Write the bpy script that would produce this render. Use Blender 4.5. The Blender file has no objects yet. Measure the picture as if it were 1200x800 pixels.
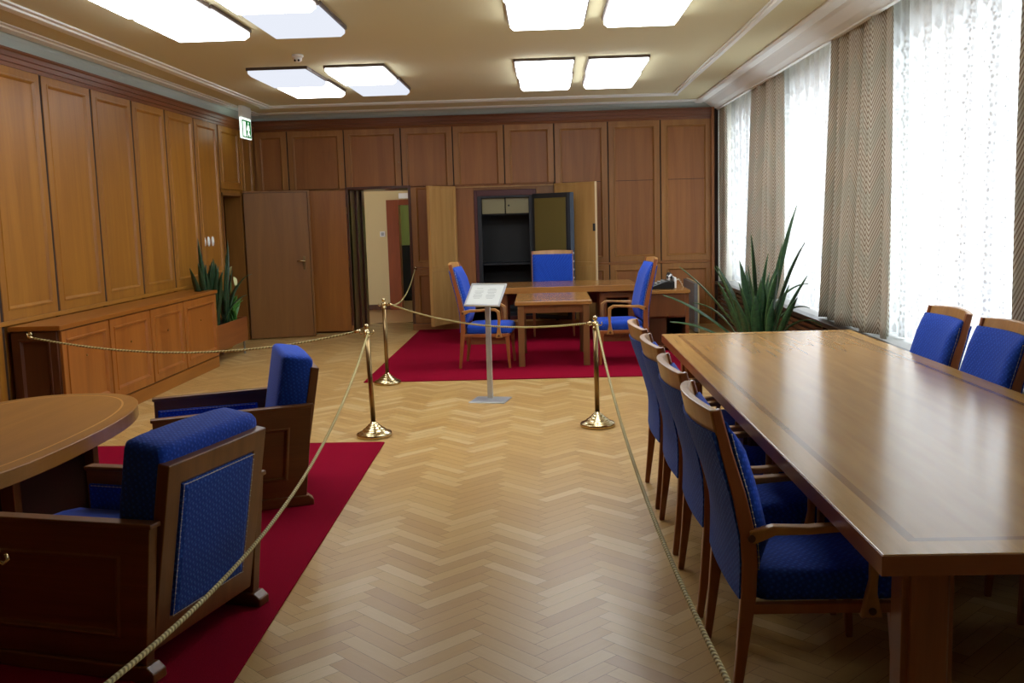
import bpy, bmesh, math, random
from mathutils import Vector, Matrix
random.seed(7)
PI = math.pi
sc = bpy.context.scene
COL = sc.collection

# ------------------------------------------------------------------ camera
f_px, pitch, yaw, roll, CAM_H = 1153.51, .126734, .0348052, .0283621, 1.7
fw = Vector((-math.sin(yaw), math.cos(yaw), 0)); rt = Vector((math.cos(yaw), math.sin(yaw), 0)); up = Vector((0, 0, 1))
fw2 = fw * math.cos(pitch) - up * math.sin(pitch); up2 = up * math.cos(pitch) + fw * math.sin(pitch)
rt3 = rt * math.cos(roll) - up2 * math.sin(roll); up3 = up2 * math.cos(roll) + rt * math.sin(roll)
cd = bpy.data.cameras.new('camera'); cam = bpy.data.objects.new('camera', cd); COL.objects.link(cam)
cd.sensor_width = 36; cd.sensor_fit = 'HORIZONTAL'; cd.lens = f_px / 1200 * 36; cd.clip_start = .05
m = Matrix.Identity(4)
for i in range(3):
    m[i][0] = rt3[i]; m[i][1] = up3[i]; m[i][2] = -fw2[i]
m[2][3] = CAM_H
cam.matrix_world = m
sc.camera = cam

# ------------------------------------------------------------------ materials
class NT:
    def __init__(s, name):
        s.m = bpy.data.materials.new(name); s.m.use_nodes = True
        s.t = s.m.node_tree; s.t.nodes.clear()
        s.out = s.n('ShaderNodeOutputMaterial')
    def n(s, kind, **kw):
        nd = s.t.nodes.new(kind)
        for k, v in kw.items(): setattr(nd, k, v)
        return nd
    def put(s, sock, v):
        if hasattr(v, 'is_output') or isinstance(v, bpy.types.NodeSocket): s.t.links.new(v, sock)
        elif v is not None:
            if isinstance(v, (tuple, list)) and len(v) == 3 and sock.type == 'RGBA': v = (*v, 1)
            sock.default_value = v
    def math(s, op, a, b=None, c=None, clamp=False):
        nd = s.n('ShaderNodeMath', operation=op, use_clamp=clamp)
        s.put(nd.inputs[0], a)
        if b is not None: s.put(nd.inputs[1], b)
        if c is not None: s.put(nd.inputs[2], c)
        return nd.outputs[0]
    def coord(s, which='Object'): return s.n('ShaderNodeTexCoord').outputs[which]
    def mapping(s, vec, scale=(1, 1, 1), rot=(0, 0, 0), loc=(0, 0, 0)):
        nd = s.n('ShaderNodeMapping'); s.put(nd.inputs[0], vec)
        nd.inputs['Scale'].default_value = scale; nd.inputs['Rotation'].default_value = rot; s.put(nd.inputs['Location'], loc)
        return nd.outputs[0]
    def vadd(s, a, b):
        nd = s.n('ShaderNodeVectorMath', operation='ADD'); s.put(nd.inputs[0], a); s.put(nd.inputs[1], b); return nd.outputs[0]
    def noise(s, vec, scale=1, detail=4, rough=.55, dist=0):
        nd = s.n('ShaderNodeTexNoise'); s.put(nd.inputs['Vector'], vec)
        nd.inputs['Scale'].default_value = scale; nd.inputs['Detail'].default_value = detail
        nd.inputs['Roughness'].default_value = rough; nd.inputs['Distortion'].default_value = dist
        return nd.outputs['Fac']
    def ramp(s, fac, stops):
        nd = s.n('ShaderNodeValToRGB'); s.put(nd.inputs[0], fac); e = nd.color_ramp.elements
        while len(e) < len(stops): e.new(.5)
        for el, (p, c) in zip(e, stops):
            el.position = p; el.color = (*c, 1) if len(c) == 3 else c
        return nd.outputs[0]
    def mix(s, fac, a, b, mode='MIX'):
        nd = s.n('ShaderNodeMix', data_type='RGBA', blend_type=mode)
        s.put(nd.inputs[0], fac); s.put(nd.inputs[6], a); s.put(nd.inputs[7], b); return nd.outputs[2]
    def bump(s, h, strength=.2, dist=.01):
        nd = s.n('ShaderNodeBump'); s.put(nd.inputs['Height'], h)
        nd.inputs['Strength'].default_value = strength; nd.inputs['Distance'].default_value = dist; return nd.outputs[0]
    def pbr(s, col, rough=.5, metal=0, normal=None, coat=0, coat_rough=.1, spec=.5, sheen=0, emis=None, emis_s=0):
        p = s.n('ShaderNodeBsdfPrincipled')
        s.put(p.inputs['Base Color'], col); s.put(p.inputs['Roughness'], rough); s.put(p.inputs['Metallic'], metal)
        s.put(p.inputs['Specular IOR Level'], spec)
        if normal is not None: s.put(p.inputs['Normal'], normal)
        if coat: p.inputs['Coat Weight'].default_value = coat; p.inputs['Coat Roughness'].default_value = coat_rough
        if sheen: p.inputs['Sheen Weight'].default_value = sheen
        if emis is not None: s.put(p.inputs['Emission Color'], emis); p.inputs['Emission Strength'].default_value = emis_s
        s.t.links.new(p.outputs[0], s.out.inputs[0]); return p
    def rnd(s): return s.n('ShaderNodeObjectInfo').outputs['Random']

def hexc(h):
    h = h.lstrip('#'); v = [int(h[i:i+2], 16) / 255 for i in (0, 2, 4)]
    return tuple(c / 12.92 if c <= .04045 else ((c + .055) / 1.055) ** 2.4 for c in v)

def wood(name, dark, light, axis='Z', rough=.42, stretch=14, scale=5., var=.12, coat=.06, coat_rough=.25):
    t = NT(name)
    r = t.rnd()
    off = t.n('ShaderNodeCombineXYZ'); t.put(off.inputs[0], t.math('MULTIPLY', r, 37.)); t.put(off.inputs[1], t.math('MULTIPLY', r, 91.)); t.put(off.inputs[2], t.math('MULTIPLY', r, 13.))
    c = t.vadd(t.coord(), off.outputs[0])
    sca = {'X': (1 / stretch, 1, 1), 'Y': (1, 1 / stretch, 1), 'Z': (1, 1, 1 / stretch)}[axis]
    v = t.mapping(c, sca)
    big = t.noise(v, scale, 5, .6, 1.2)
    fine = t.noise(t.mapping(c, tuple(x * (1 if x < 1 else 4.5) for x in sca)), scale * 9, 3, .6)
    col = t.ramp(big, [(.28, dark), (.72, light)])
    col = t.mix(t.math('MULTIPLY', fine, .5), col, tuple(x * .62 for x in dark), 'MIX')
    val = t.n('ShaderNodeHueSaturation'); t.put(val.inputs['Value'], t.math('MULTIPLY_ADD', r, var, 1 - var / 2)); t.put(val.inputs['Color'], col)
    t.pbr(val.outputs[0], rough, normal=t.bump(fine, .06, .003), coat=coat, coat_rough=coat_rough)
    return t.m

def plain(name, col, rough=.5, metal=0, nscale=0, nstr=.1, spec=.5, var=0, coat=0):
    t = NT(name)
    nrm = None; c = col
    if nscale:
        h = t.noise(t.coord(), nscale, 4)
        nrm = t.bump(h, nstr, .004)
        if var: c = t.mix(h, tuple(x * (1 - var) for x in col), tuple(min(1, x * (1 + var)) for x in col))
    t.pbr(c, rough, metal, nrm, spec=spec, coat=coat)
    return t.m

def emit(name, col, s):
    t = NT(name); e = t.n('ShaderNodeEmission'); t.put(e.inputs[0], col); e.inputs[1].default_value = s
    t.t.links.new(e.outputs[0], t.out.inputs[0]); return t.m

def fabric_dots(name, base, dot, scale=120, rough=.85):
    t = NT(name)
    c = t.mapping(t.coord(), (scale, scale, scale), (.6, .4, .785))
    vo = t.n('ShaderNodeTexVoronoi'); t.put(vo.inputs['Vector'], c); vo.inputs['Scale'].default_value = 1; vo.inputs['Randomness'].default_value = .15
    d = t.ramp(vo.outputs['Distance'], [(.2, (1, 1, 1)), (.5, (0, 0, 0))])
    fine = t.noise(t.coord(), 500, 2)
    col = t.mix(d, base, dot)
    col = t.mix(t.math('MULTIPLY', fine, .35), col, tuple(x * .4 for x in base))
    t.pbr(col, rough, normal=t.bump(d, .35, .003), spec=.18, sheen=.08)
    return t.m

M = {}
M['oak_wall'] = wood('wall_oak_veneer', hexc('8f5a18'), hexc('b07828'), 'Z', rough=.42)
M['oak_wall_h'] = wood('wall_oak_veneer_across', hexc('8f5a18'), hexc('b07828'), 'Y', rough=.42)
M['oak_back'] = wood('back_wall_oak_veneer', hexc('865022'), hexc('a86c34'), 'Z', rough=.5)
M['oak_back_h'] = wood('back_wall_oak_veneer_across', hexc('865022'), hexc('a86c34'), 'X', rough=.5)
M['oak_frame'] = wood('back_wall_oak_frame', hexc('8c5a28'), hexc('ae783c'), 'Z', rough=.45)
M['oak_cab'] = wood('cabinet_oak_veneer', hexc('8d4e18'), hexc('b06c2a'), 'Z', rough=.33)
M['oak_cab_h'] = wood('cabinet_oak_across', hexc('8e5218'), hexc('ad6c26'), 'Y', rough=.3)
M['oak_crown'] = wood('cornice_oak', hexc('6e3c1e'), hexc('8a5128'), 'Y', rough=.35)
M['oak_crown_x'] = wood('cornice_oak_across', hexc('6e3c1e'), hexc('8a5128'), 'X', rough=.35)
M['oak_pale'] = wood('pale_oak_cupboard_door', hexc('b38346'), hexc('d0a565'), 'Z', rough=.45)
M['door_brown'] = wood('brown_oak_door', hexc('784a1a'), hexc('8e6028'), 'Z', rough=.42)
M['door_orange'] = wood('orange_oak_door', hexc('8a5018'), hexc('aa6a24'), 'Z', rough=.35, scale=7)
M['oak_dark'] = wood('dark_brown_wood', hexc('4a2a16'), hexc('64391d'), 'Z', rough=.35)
M['shaded_board'] = wood('shade_darkened_board_wood', hexc('28160c'), hexc('382010'), 'Z', rough=.4)  # board wood darkened to carry the shade in the coffee table base
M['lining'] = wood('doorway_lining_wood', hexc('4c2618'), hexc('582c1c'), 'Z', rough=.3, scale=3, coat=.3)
M['red_wood'] = wood('reddish_door_casing', hexc('7a3a1a'), hexc('94491f'), 'Z', rough=.35)
M['walnut'] = wood('armchair_walnut', hexc('5c3414'), hexc('855324'), 'X', rough=.38, coat=.1)
M['walnut_v'] = wood('armchair_walnut_upright', hexc('5c3414'), hexc('855324'), 'Z', rough=.38, coat=.1)
M['beech'] = wood('chair_beech_light', hexc('a8743a'), hexc('c8924e'), 'Z', rough=.38, scale=9, coat=.2)
M['beech_leg'] = wood('chair_leg_brown', hexc('8a4a22'), hexc('a86232'), 'Z', rough=.35, scale=9, coat=.2)
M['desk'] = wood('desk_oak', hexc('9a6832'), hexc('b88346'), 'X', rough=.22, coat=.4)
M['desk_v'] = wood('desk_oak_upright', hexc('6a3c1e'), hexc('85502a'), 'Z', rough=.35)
M['coffee'] = wood('coffee_table_oak', hexc('8e5f2a'), hexc('b07c3a'), 'Y', rough=.3, coat=.3)
M['plaster'] = plain('cream_ceiling_paint', hexc('cfc8a2'), .9, nscale=40, nstr=.03)
M['plaster_trim'] = plain('grey_white_plaster_moulding', hexc('e8ebe8'), .8)
M['cove'] = plain('grey_plaster_cove', hexc('b4bdb6'), .85)
M['white_wall'] = plain('white_wall_paint', hexc('d8d4ca'), .9)
M['cream_wall'] = plain('cream_corridor_paint', hexc('cdb98a'), .9)
M['green_wall'] = plain('green_room_paint', hexc('9aa45e'), .9)
M['white_plastic'] = plain('white_plastic', hexc('e8e8e6'), .4)
M['grey_plastic'] = plain('grey_plastic', hexc('9a9a98'), .5)
M['black'] = plain('black_plastic', hexc('101012'), .35)
M['dark_gap'] = plain('dark_joint_and_shadow_gap', hexc('2a160c'), .8)  # dark joints; also stands in for the shadow at the far wall corner
M['brass'] = plain('polished_brass', hexc('cbb88c'), .2, 1.0)
M['brass_dark'] = plain('dull_brown_brass', hexc('8a7350'), .28, 1.0)  # duller, browner brass than the polished parts
M['steel'] = plain('brushed_steel', hexc('a9adb2'), .3, 1.0)
M['alu'] = plain('aluminium_frame', hexc('c4c7ca'), .35, .8)
M['paper'] = plain('printed_sheet_under_clear_cover', hexc('e2e7e4'), .25)
M['ink'] = plain('grey_print', hexc('9fa6a4'), .6)
M['safe_dark'] = plain('safe_dark_steel', hexc('22262c'), .45, .2)
M['safe_inside'] = plain('safe_black_lining', hexc('0e0f12'), .6)
M['safe_edge'] = plain('safe_door_edge_steel', hexc('3c4654'), .35, .5)
M['safe_maroon'] = plain('safe_maroon_frame', hexc('4a1a1c'), .45)
M['safe_olive'] = plain('safe_olive_enamel', hexc('8a8360'), .45)
M['safe_olive_dark'] = plain('safe_door_olive_lining', hexc('665a2c'), .5)
M['marble'] = plain('grey_veined_panel', hexc('6e7276'), .35, nscale=7, nstr=.02, var=.5)
M['beige'] = plain('beige_enamel_edge', hexc('c6b58a'), .5)
M['soil'] = plain('potting_soil', hexc('2a2018'), .95, nscale=60, nstr=.6)
M['sill'] = plain('dark_varnished_sill', hexc('241a14'), .3)
M['concrete'] = plain('pale_sill_board', hexc('a8a8a6'), .5)
M['frame_white'] = plain('white_window_frame', hexc('dcdcda'), .5)
M['blue'] = fabric_dots('royal_blue_upholstery', hexc('1a42ac'), hexc('2c5ed6'), 62)
M['blue_plain'] = fabric_dots('bright_blue_upholstery', hexc('2046b4'), hexc('2850c4'), 160)
M['blue_back'] = fabric_dots('blue_backrest_cloth', hexc('1c42a0'), hexc('3869c8'), 62)
M['green_sign'] = emit('green_exit_panel', hexc('1f8a3c'), .5)
M['sign_white'] = emit('white_exit_pictogram', (.85, 1, .88), 1.3)
M['diffuser'] = emit('lit_lamp_diffuser', (.93, .97, 1.0), 8.0)
M['diffuser_dim'] = emit('dim_lamp_diffuser', (.86, .90, 1.0), .80)
M['cord'] = plain('pale_phone_cord', hexc('d8d0b8'), .5)
M['wall_glass'] = None

def rope_mat():
    t = NT('gold_twisted_rope')
    uv = t.n('ShaderNodeUVMap').outputs[0]
    sp = t.n('ShaderNodeSeparateXYZ'); t.put(sp.inputs[0], uv)
    ph = t.math('FRACT', t.math('ADD', t.math('MULTIPLY', sp.outputs[0], 38.), t.math('MULTIPLY', sp.outputs[1], 1.)))
    tri = t.math('ABSOLUTE', t.math('SUBTRACT', ph, .5))
    col = t.ramp(tri, [(.0, hexc('6f6236')), (.3, hexc('b3a468')), (.5, hexc('cfc28c'))])
    t.pbr(col, .6, normal=t.bump(tri, .8, .01), spec=.4); return t.m
M['rope'] = rope_mat()

def carpet_mat():
    t = NT('crimson_carpet_pile')
    n = t.noise(t.coord(), 260, 3); b = t.noise(t.coord(), 2.2, 3)
    col = t.ramp(n, [(.3, hexc('6e081c')), (.7, hexc('920d2c'))])
    col = t.mix(t.math('MULTIPLY', b, .25), col, hexc('7a0a24'))
    t.pbr(col, 1.0, normal=t.bump(n, .5, .004), spec=.03); return t.m
M['carpet'] = carpet_mat()

def floor_mat():
    t = NT('oak_parquet_plank')
    a = t.n('ShaderNodeAttribute', attribute_name='tone').outputs['Fac']
    uv = t.n('ShaderNodeUVMap').outputs[0]
    off = t.n('ShaderNodeCombineXYZ'); t.put(off.inputs[2], t.math('MULTIPLY', a, 60.))
    v = t.vadd(uv, off.outputs[0])
    g = t.noise(t.mapping(v, (2.5, 30, 1)), 3, 5, .6, .6)
    f = t.noise(t.mapping(v, (6, 160, 1)), 3, 3)
    c1 = t.ramp(a, [(0, hexc('bb9458')), (.35, hexc('c69f60')), (.7, hexc('cda969')), (1, hexc('dcc088'))])
    col = t.mix(t.math('MULTIPLY', g, .38), c1, hexc('a5793c'))
    col = t.mix(t.math('MULTIPLY', f, .18), col, hexc('6e4e28'))
    t.pbr(col, t.math('MULTIPLY_ADD', g, .08, .29), normal=t.bump(f, .04, .002), spec=.45); return t.m
M['parquet'] = floor_mat()

def table_mat():
    t = NT('conference_table_veneer')
    c = t.coord()
    sp = t.n('ShaderNodeSeparateXYZ'); t.put(sp.inputs[0], c)
    dx = t.math('SUBTRACT', TABLE_HX, t.math('ABSOLUTE', sp.outputs[0])); dy = t.math('SUBTRACT', TABLE_HY, t.math('ABSOLUTE', sp.outputs[1]))
    d = t.math('MINIMUM', dx, dy)
    field = t.math('GREATER_THAN', d, .135); band = t.math('GREATER_THAN', d, .105)
    diag = t.noise(t.mapping(c, (7, .6, 1), (0, 0, .95)), 2.2, 2, .5, .3)
    strp = t.noise(t.mapping(c, (16, 1.2, 1), (0, 0, .95)), 2.2, 1)
    edge = t.noise(t.mapping(c, (14, 1.2, 1)), 2.2, 5, .6, .5)
    cf = t.ramp(diag, [(.25, hexc('a67c4a')), (.75, hexc('b68c56'))])
    cf = t.mix(t.math('MULTIPLY', strp, .25), cf, hexc('8a6438'))
    cb = t.ramp(edge, [(.25, hexc('a97f46')), (.75, hexc('c0965a'))])
    col = t.mix(band, cb, hexc('8a6238')); col = t.mix(field, col, cf)
    t.pbr(col, .2, spec=.5); return t.m
TABLE_HX, TABLE_HY = .722, 2.5
M['table'] = table_mat()

def curtain_mat():
    t = NT('chevron_striped_curtain')
    uv = t.n('ShaderNodeUVMap').outputs[0]
    sp = t.n('ShaderNodeSeparateXYZ'); t.put(sp.inputs[0], uv)
    P = .21
    tri = t.math('MULTIPLY', t.math('ABSOLUTE', t.math('SUBTRACT', t.math('FRACT', t.math('DIVIDE', sp.outputs[0], P)), .5)), P * 2.0)
    ph = t.math('FRACT', t.math('MULTIPLY', t.math('ADD', sp.outputs[1], tri), 1 / .043))
    ph2 = t.math('FRACT', t.math('MULTIPLY', t.math('ADD', sp.outputs[1], tri), 1 / .5))
    col = t.ramp(ph, [(.0, hexc('d2cbbb')), (.48, hexc('d6cfbf')), (.56, hexc('8a7560')), (.86, hexc('968270')), (.97, hexc('d2cbbb'))])
    col = t.mix(t.math('MULTIPLY', t.math('GREATER_THAN', ph2, .6), .3), col, hexc('a9b0a2'))
    w = t.noise(uv, 300, 2)
    d = t.n('ShaderNodeBsdfDiffuse'); t.put(d.inputs[0], col); t.put(d.inputs['Normal'], t.bump(w, .3, .002))
    tr = t.n('ShaderNodeBsdfTranslucent'); t.put(tr.inputs[0], col)
    mx = t.n('ShaderNodeMixShader'); mx.inputs[0].default_value = .12
    t.t.links.new(d.outputs[0], mx.inputs[1]); t.t.links.new(tr.outputs[0], mx.inputs[2]); t.t.links.new(mx.outputs[0], t.out.inputs[0])
    return t.m
M['curtain'] = curtain_mat()

def sheer_mat():
    t = NT('white_lace_net')
    uv = t.n('ShaderNodeUVMap').outputs[0]
    sp = t.n('ShaderNodeSeparateXYZ'); t.put(sp.inputs[0], uv)
    def cell(u0, v0, PU, PV, R, petals):
        a = t.math('MULTIPLY', t.math('SUBTRACT', t.math('FRACT', t.math('DIVIDE', t.math('ADD', sp.outputs[0], u0), PU)), .5), PU)
        b = t.math('MULTIPLY', t.math('SUBTRACT', t.math('FRACT', t.math('DIVIDE', t.math('ADD', sp.outputs[1], v0), PV)), .5), PV)
        r = t.math('SQRT', t.math('ADD', t.math('MULTIPLY', a, a), t.math('MULTIPLY', b, b)))
        th = t.math('ARCTAN2', b, a)
        lob = t.math('MULTIPLY_ADD', t.math('COSINE', t.math('MULTIPLY', th, petals)), .16, 1.0)
        q = t.math('DIVIDE', t.math('DIVIDE', r, R), lob)
        rings = t.math('MULTIPLY_ADD', t.math('SINE', t.math('MULTIPLY', q, 13.)), .3, .7)
        rays = t.math('MULTIPLY_ADD', t.math('COSINE', t.math('MULTIPLY', th, petals * 2)), .25, .75)
        inside = t.math('LESS_THAN', q, 1.0)
        return t.math('MULTIPLY', t.math('MULTIPLY', rings, rays), inside)
    big = cell(0, 0, .42, .175, .1, 6)
    sm = cell(.21, .087, .42, .175, .045, 4)
    mot = t.math('MAXIMUM', big, sm)
    mesh = t.noise(t.mapping(uv, (1, .02, 1)), 160, 2)
    dens = t.math('ADD', t.math('MULTIPLY_ADD', mot, .26, .80), t.math('MULTIPLY', mesh, .08), clamp=True)
    d = t.n('ShaderNodeBsdfDiffuse'); d.inputs[0].default_value = (.86, .88, .9, 1)
    tl = t.n('ShaderNodeBsdfTranslucent'); tl.inputs[0].default_value = (.88, .90, .93, 1)
    m1 = t.n('ShaderNodeMixShader'); t.put(m1.inputs[0], t.math('MULTIPLY_ADD', mot, -.40, .42))
    t.t.links.new(d.outputs[0], m1.inputs[1]); t.t.links.new(tl.outputs[0], m1.inputs[2])
    tp = t.n('ShaderNodeBsdfTransparent')
    m2 = t.n('ShaderNodeMixShader'); t.put(m2.inputs[0], dens)
    t.t.links.new(tp.outputs[0], m2.inputs[1]); t.t.links.new(m1.outputs[0], m2.inputs[2]); t.t.links.new(m2.outputs[0], t.out.inputs[0])
    return t.m
M['sheer'] = sheer_mat()

def glass_mat():
    t = NT('window_pane_glass')
    tp = t.n('ShaderNodeBsdfTransparent'); tp.inputs[0].default_value = (.96, .98, .98, 1)
    g = t.n('ShaderNodeBsdfGlossy'); g.inputs['Roughness'].default_value = .03
    mx = t.n('ShaderNodeMixShader'); mx.inputs[0].default_value = .06
    t.t.links.new(tp.outputs[0], mx.inputs[1]); t.t.links.new(g.outputs[0], mx.inputs[2]); t.t.links.new(mx.outputs[0], t.out.inputs[0]); return t.m
M['glass'] = glass_mat()

def leaf_mat(name, d, l, edge):
    t = NT(name)
    uv = t.n('ShaderNodeUVMap').outputs[0]
    sp = t.n('ShaderNodeSeparateXYZ'); t.put(sp.inputs[0], uv)
    n = t.noise(t.mapping(uv, (1.2, 16, 1)), 2.5, 4, .6, 1.)
    col = t.ramp(n, [(.35, d), (.65, l)])
    e = t.math('GREATER_THAN', t.math('ABSOLUTE', t.math('SUBTRACT', sp.outputs[0], .5)), .44)
    col = t.mix(t.math('MULTIPLY', e, .6), col, edge)
    t.pbr(col, .35, spec=.5); return t.m
M['leaf'] = leaf_mat('snake_plant_leaf', hexc('16301c'), hexc('335a34'), hexc('5a7a48'))
M['leaf2'] = leaf_mat('dark_strap_leaf', hexc('12261a'), hexc('254a2c'), hexc('2c5230'))
M['leaf3'] = leaf_mat('light_green_leaf', hexc('2f6a2c'), hexc('4f8a3c'), hexc('5a9440'))
M['bloom'] = plain('pale_spathe', hexc('c8c890'), .5)

# ------------------------------------------------------------------ mesh helpers
class MB:
    def __init__(s):
        s.b = bmesh.new(); s.uvl = None; s.uv = {}
    def box(s, x0, x1, y0, y1, z0, z1, mat=None):
        c = [(x, y, z) for x in (x0, x1) for y in (y0, y1) for z in (z0, z1)]
        if mat is not None: c = [mat @ Vector(p) for p in c]
        v = [s.b.verts.new(p) for p in c]
        for q in ((0, 1, 3, 2), (4, 6, 7, 5), (0, 4, 5, 1), (2, 3, 7, 6), (0, 2, 6, 4), (1, 5, 7, 3)): s.b.faces.new([v[i] for i in q])
        return s
    def loft(s, rings, closed=True, caps=True):
        V = [[s.b.verts.new(p) for p in r] for r in rings]; n = len(V[0])
        for a, b in zip(V, V[1:]):
            for i in range(n if closed else n - 1):
                j = (i + 1) % n
                s.b.faces.new((a[i], a[j], b[j], b[i]))
        if caps and closed:
            s.b.faces.new(V[0][::-1]); s.b.faces.new(V[-1])
        return s
    def prism(s, poly, axis, lo, hi):
        def pt(a, b, h): return {'X': (h, a, b), 'Y': (a, h, b), 'Z': (a, b, h)}[axis]
        return s.loft([[pt(a, b, lo) for a, b in poly], [pt(a, b, hi) for a, b in poly]])
    def tube(s, pts, r, seg=8, uv=False):
        pts = [Vector(p) for p in pts]; n = len(pts); rings = []
        rr = r if isinstance(r, (list, tuple)) else [r] * n
        t0 = (pts[1] - pts[0]).normalized()
        nx = t0.orthogonal().normalized(); L = 0; Ls = []
        for i, p in enumerate(pts):
            t = (pts[min(i + 1, n - 1)] - pts[max(i - 1, 0)]).normalized()
            nx = (nx - t * nx.dot(t)).normalized(); ny = t.cross(nx)
            rings.append([p + (nx * math.cos(k * 2 * PI / seg) + ny * math.sin(k * 2 * PI / seg)) * rr[i] for k in range(seg)])
            if i: L += (p - pts[i - 1]).length
            Ls.append(L)
        if not uv: return s.loft(rings)
        lay = s.b.loops.layers.uv.verify()
        V = [[s.b.verts.new(p) for p in r_] for r_ in rings]
        for i in range(n - 1):
            for k in range(seg):
                j = (k + 1) % seg
                f = s.b.faces.new((V[i][k], V[i][j], V[i + 1][j], V[i + 1][k]))
                for lp, uvv in zip(f.loops, ((Ls[i], k / seg), (Ls[i], (k + 1) / seg), (Ls[i + 1], (k + 1) / seg), (Ls[i + 1], k / seg))): lp[lay].uv = uvv
        s.b.faces.new(V[0][::-1]); s.b.faces.new(V[-1])
        return s
    def lathe(s, prof, c=(0, 0, 0), seg=28, axis='Z'):
        rings = []
        for r, h in prof:
            ring = []
            for k in range(seg):
                a = k * 2 * PI / seg; p = (r * math.cos(a), r * math.sin(a), h)
                if axis == 'X': p = (p[2], p[0], p[1])
                if axis == 'Y': p = (p[1], p[2], p[0])
                ring.append((p[0] + c[0], p[1] + c[1], p[2] + c[2]))
            rings.append(ring)
        return s.loft(rings)
    def rings_quad(s, quad, n, steps, fill=True):
        """quad: 4 corners (ccw seen from front); n: outward normal; steps: list of (insets (l,r,b,t) in m or single, depth)."""
        q = [Vector(p) for p in quad]; n = Vector(n)
        w = (q[1] - q[0]).length; h = (q[3] - q[0]).length
        rings = []
        for ins, d in steps:
            if not isinstance(ins, (tuple, list)): ins = (ins,) * 4
            l, r_, b, t = ins
            def P(u, v): return q[0] * (1 - u) * (1 - v) + q[1] * u * (1 - v) + q[2] * u * v + q[3] * (1 - u) * v
            u0, u1, v0, v1 = l / w, 1 - r_ / w, b / h, 1 - t / h
            rings.append([P(u0, v0) + n * d, P(u1, v0) + n * d, P(u1, v1) + n * d, P(u0, v1) + n * d])
        return s.loft(rings)
    def sheet(s, grid, uvs=None):
        V = [[s.b.verts.new(p) for p in r] for r in grid]
        lay = s.b.loops.layers.uv.verify() if uvs else None
        for i in range(len(V) - 1):
            for j in range(len(V[0]) - 1):
                f = s.b.faces.new((V[i][j], V[i][j + 1], V[i + 1][j + 1], V[i + 1][j]))
                if uvs:
                    for lp, (a, c) in zip(f.loops, ((i, j), (i, j + 1), (i + 1, j + 1), (i + 1, j))): lp[lay].uv = uvs[a][c]
        return s
    def sphere(s, c, r, sx=1, sy=1, sz=1, seg=16, rg=10):
        prof = [(max(1e-4, r * math.sin(k * PI / rg)), -r * math.cos(k * PI / rg)) for k in range(rg + 1)]
        rings = [[(c[0] + sx * a * math.cos(j * 2 * PI / seg), c[1] + sy * a * math.sin(j * 2 * PI / seg), c[2] + sz * h) for j in range(seg)] for a, h in prof]
        return s.loft(rings)
    def obj(s, name, mat, parent=None, bevel=0, bseg=2, smooth=False, subsurf=0, recalc=True, solid=0):
        if recalc: bmesh.ops.recalc_face_normals(s.b, faces=s.b.faces[:])
        me = bpy.data.meshes.new(name); s.b.to_mesh(me); s.b.free()
        me.materials.append(mat)
        o = bpy.data.objects.new(name, me); COL.objects.link(o)
        if parent is not None: o.parent = parent
        if smooth:
            for p in me.polygons: p.use_smooth = True
        if solid:
            md = o.modifiers.new('solidify', 'SOLIDIFY'); md.thickness = solid; md.offset = 0
        if bevel:
            md = o.modifiers.new('bevel', 'BEVEL'); md.width = bevel; md.segments = bseg; md.limit_method = 'ANGLE'; md.angle_limit = math.radians(40)
            md.harden_normals = False
        if subsurf:
            md = o.modifiers.new('subdivision', 'SUBSURF'); md.levels = subsurf; md.render_levels = subsurf
        return o

def tag(o, label=None, cat=None, group=None, kind=None):
    if label: o['label'] = label
    if cat: o['category'] = cat
    if group: o['group'] = group
    if kind: o['kind'] = kind
    return o
def thing(name, label, cat, loc=(0, 0, 0), rz=0, group=None, kind=None):
    o = bpy.data.objects.new(name, None); COL.objects.link(o); o.empty_display_size = .1
    o.location = loc; o.rotation_euler = (0, 0, rz)
    return tag(o, label, cat, group, kind)
KIDS = {}
def copy_tree(root, loc, rz, label, group=None):
    kids = {}
    for o in bpy.data.objects:
        if o.parent: kids.setdefault(o.parent, []).append(o)
    def cp(o, par):
        c = o.copy(); COL.objects.link(c)
        if par is not None: c.parent = par
        for k in kids.get(o, []): cp(k, c)
        return c
    r = cp(root, None); r.location = loc; r.rotation_euler = (0, 0, rz); r['label'] = label
    if group: r['group'] = group
    return r
def struct(name, mb, mat, label=None, cat=None, parent=None, **kw):
    o = mb.obj(name, mat, parent, **kw)
    if parent is None: tag(o, label, cat, kind='structure')
    return o
def rot(p, a): return Matrix.Rotation(a, 4, p)

# ------------------------------------------------------------------ the room shell
XL, YB, ZC = -4.35, 15.0, 3.3
XW = 2.95                      # inner face of the window wall

# floor: herringbone planks
mb = MB(); lay = mb.b.loops.layers.uv.verify(); tone = mb.b.faces.layers.float.new('tone')
Wp, n = .075, 5
def plank(a0, a1, b0, b1, along_a):
    g = .0006
    co = [(a0 * Wp + g, b0 * Wp + g), (a1 * Wp - g, b0 * Wp + g), (a1 * Wp - g, b1 * Wp - g), (a0 * Wp + g, b1 * Wp - g)]
    c45 = math.sqrt(.5)
    # the (1,1) direction of the pattern runs along Y
    P = [((a - b) * c45 - .02, (a + b) * c45 + 2.0) for a, b in co]
    cx = sum(p[0] for p in P) / 4; cy = sum(p[1] for p in P) / 4
    if not (-4.75 < cx < 3.1 and -1.9 < cy < 16.2): return
    vs = [mb.b.verts.new((x, y, 0)) for x, y in P]
    f = mb.b.faces.new(vs); f[tone] = random.random()
    L = n * Wp
    uv = [(0, 0), (L, 0), (L, Wp), (0, Wp)] if along_a else [(0, 0), (0, Wp), (L, Wp), (L, 0)]
    for lp, q in zip(f.loops, uv): lp[lay].uv = q
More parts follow.
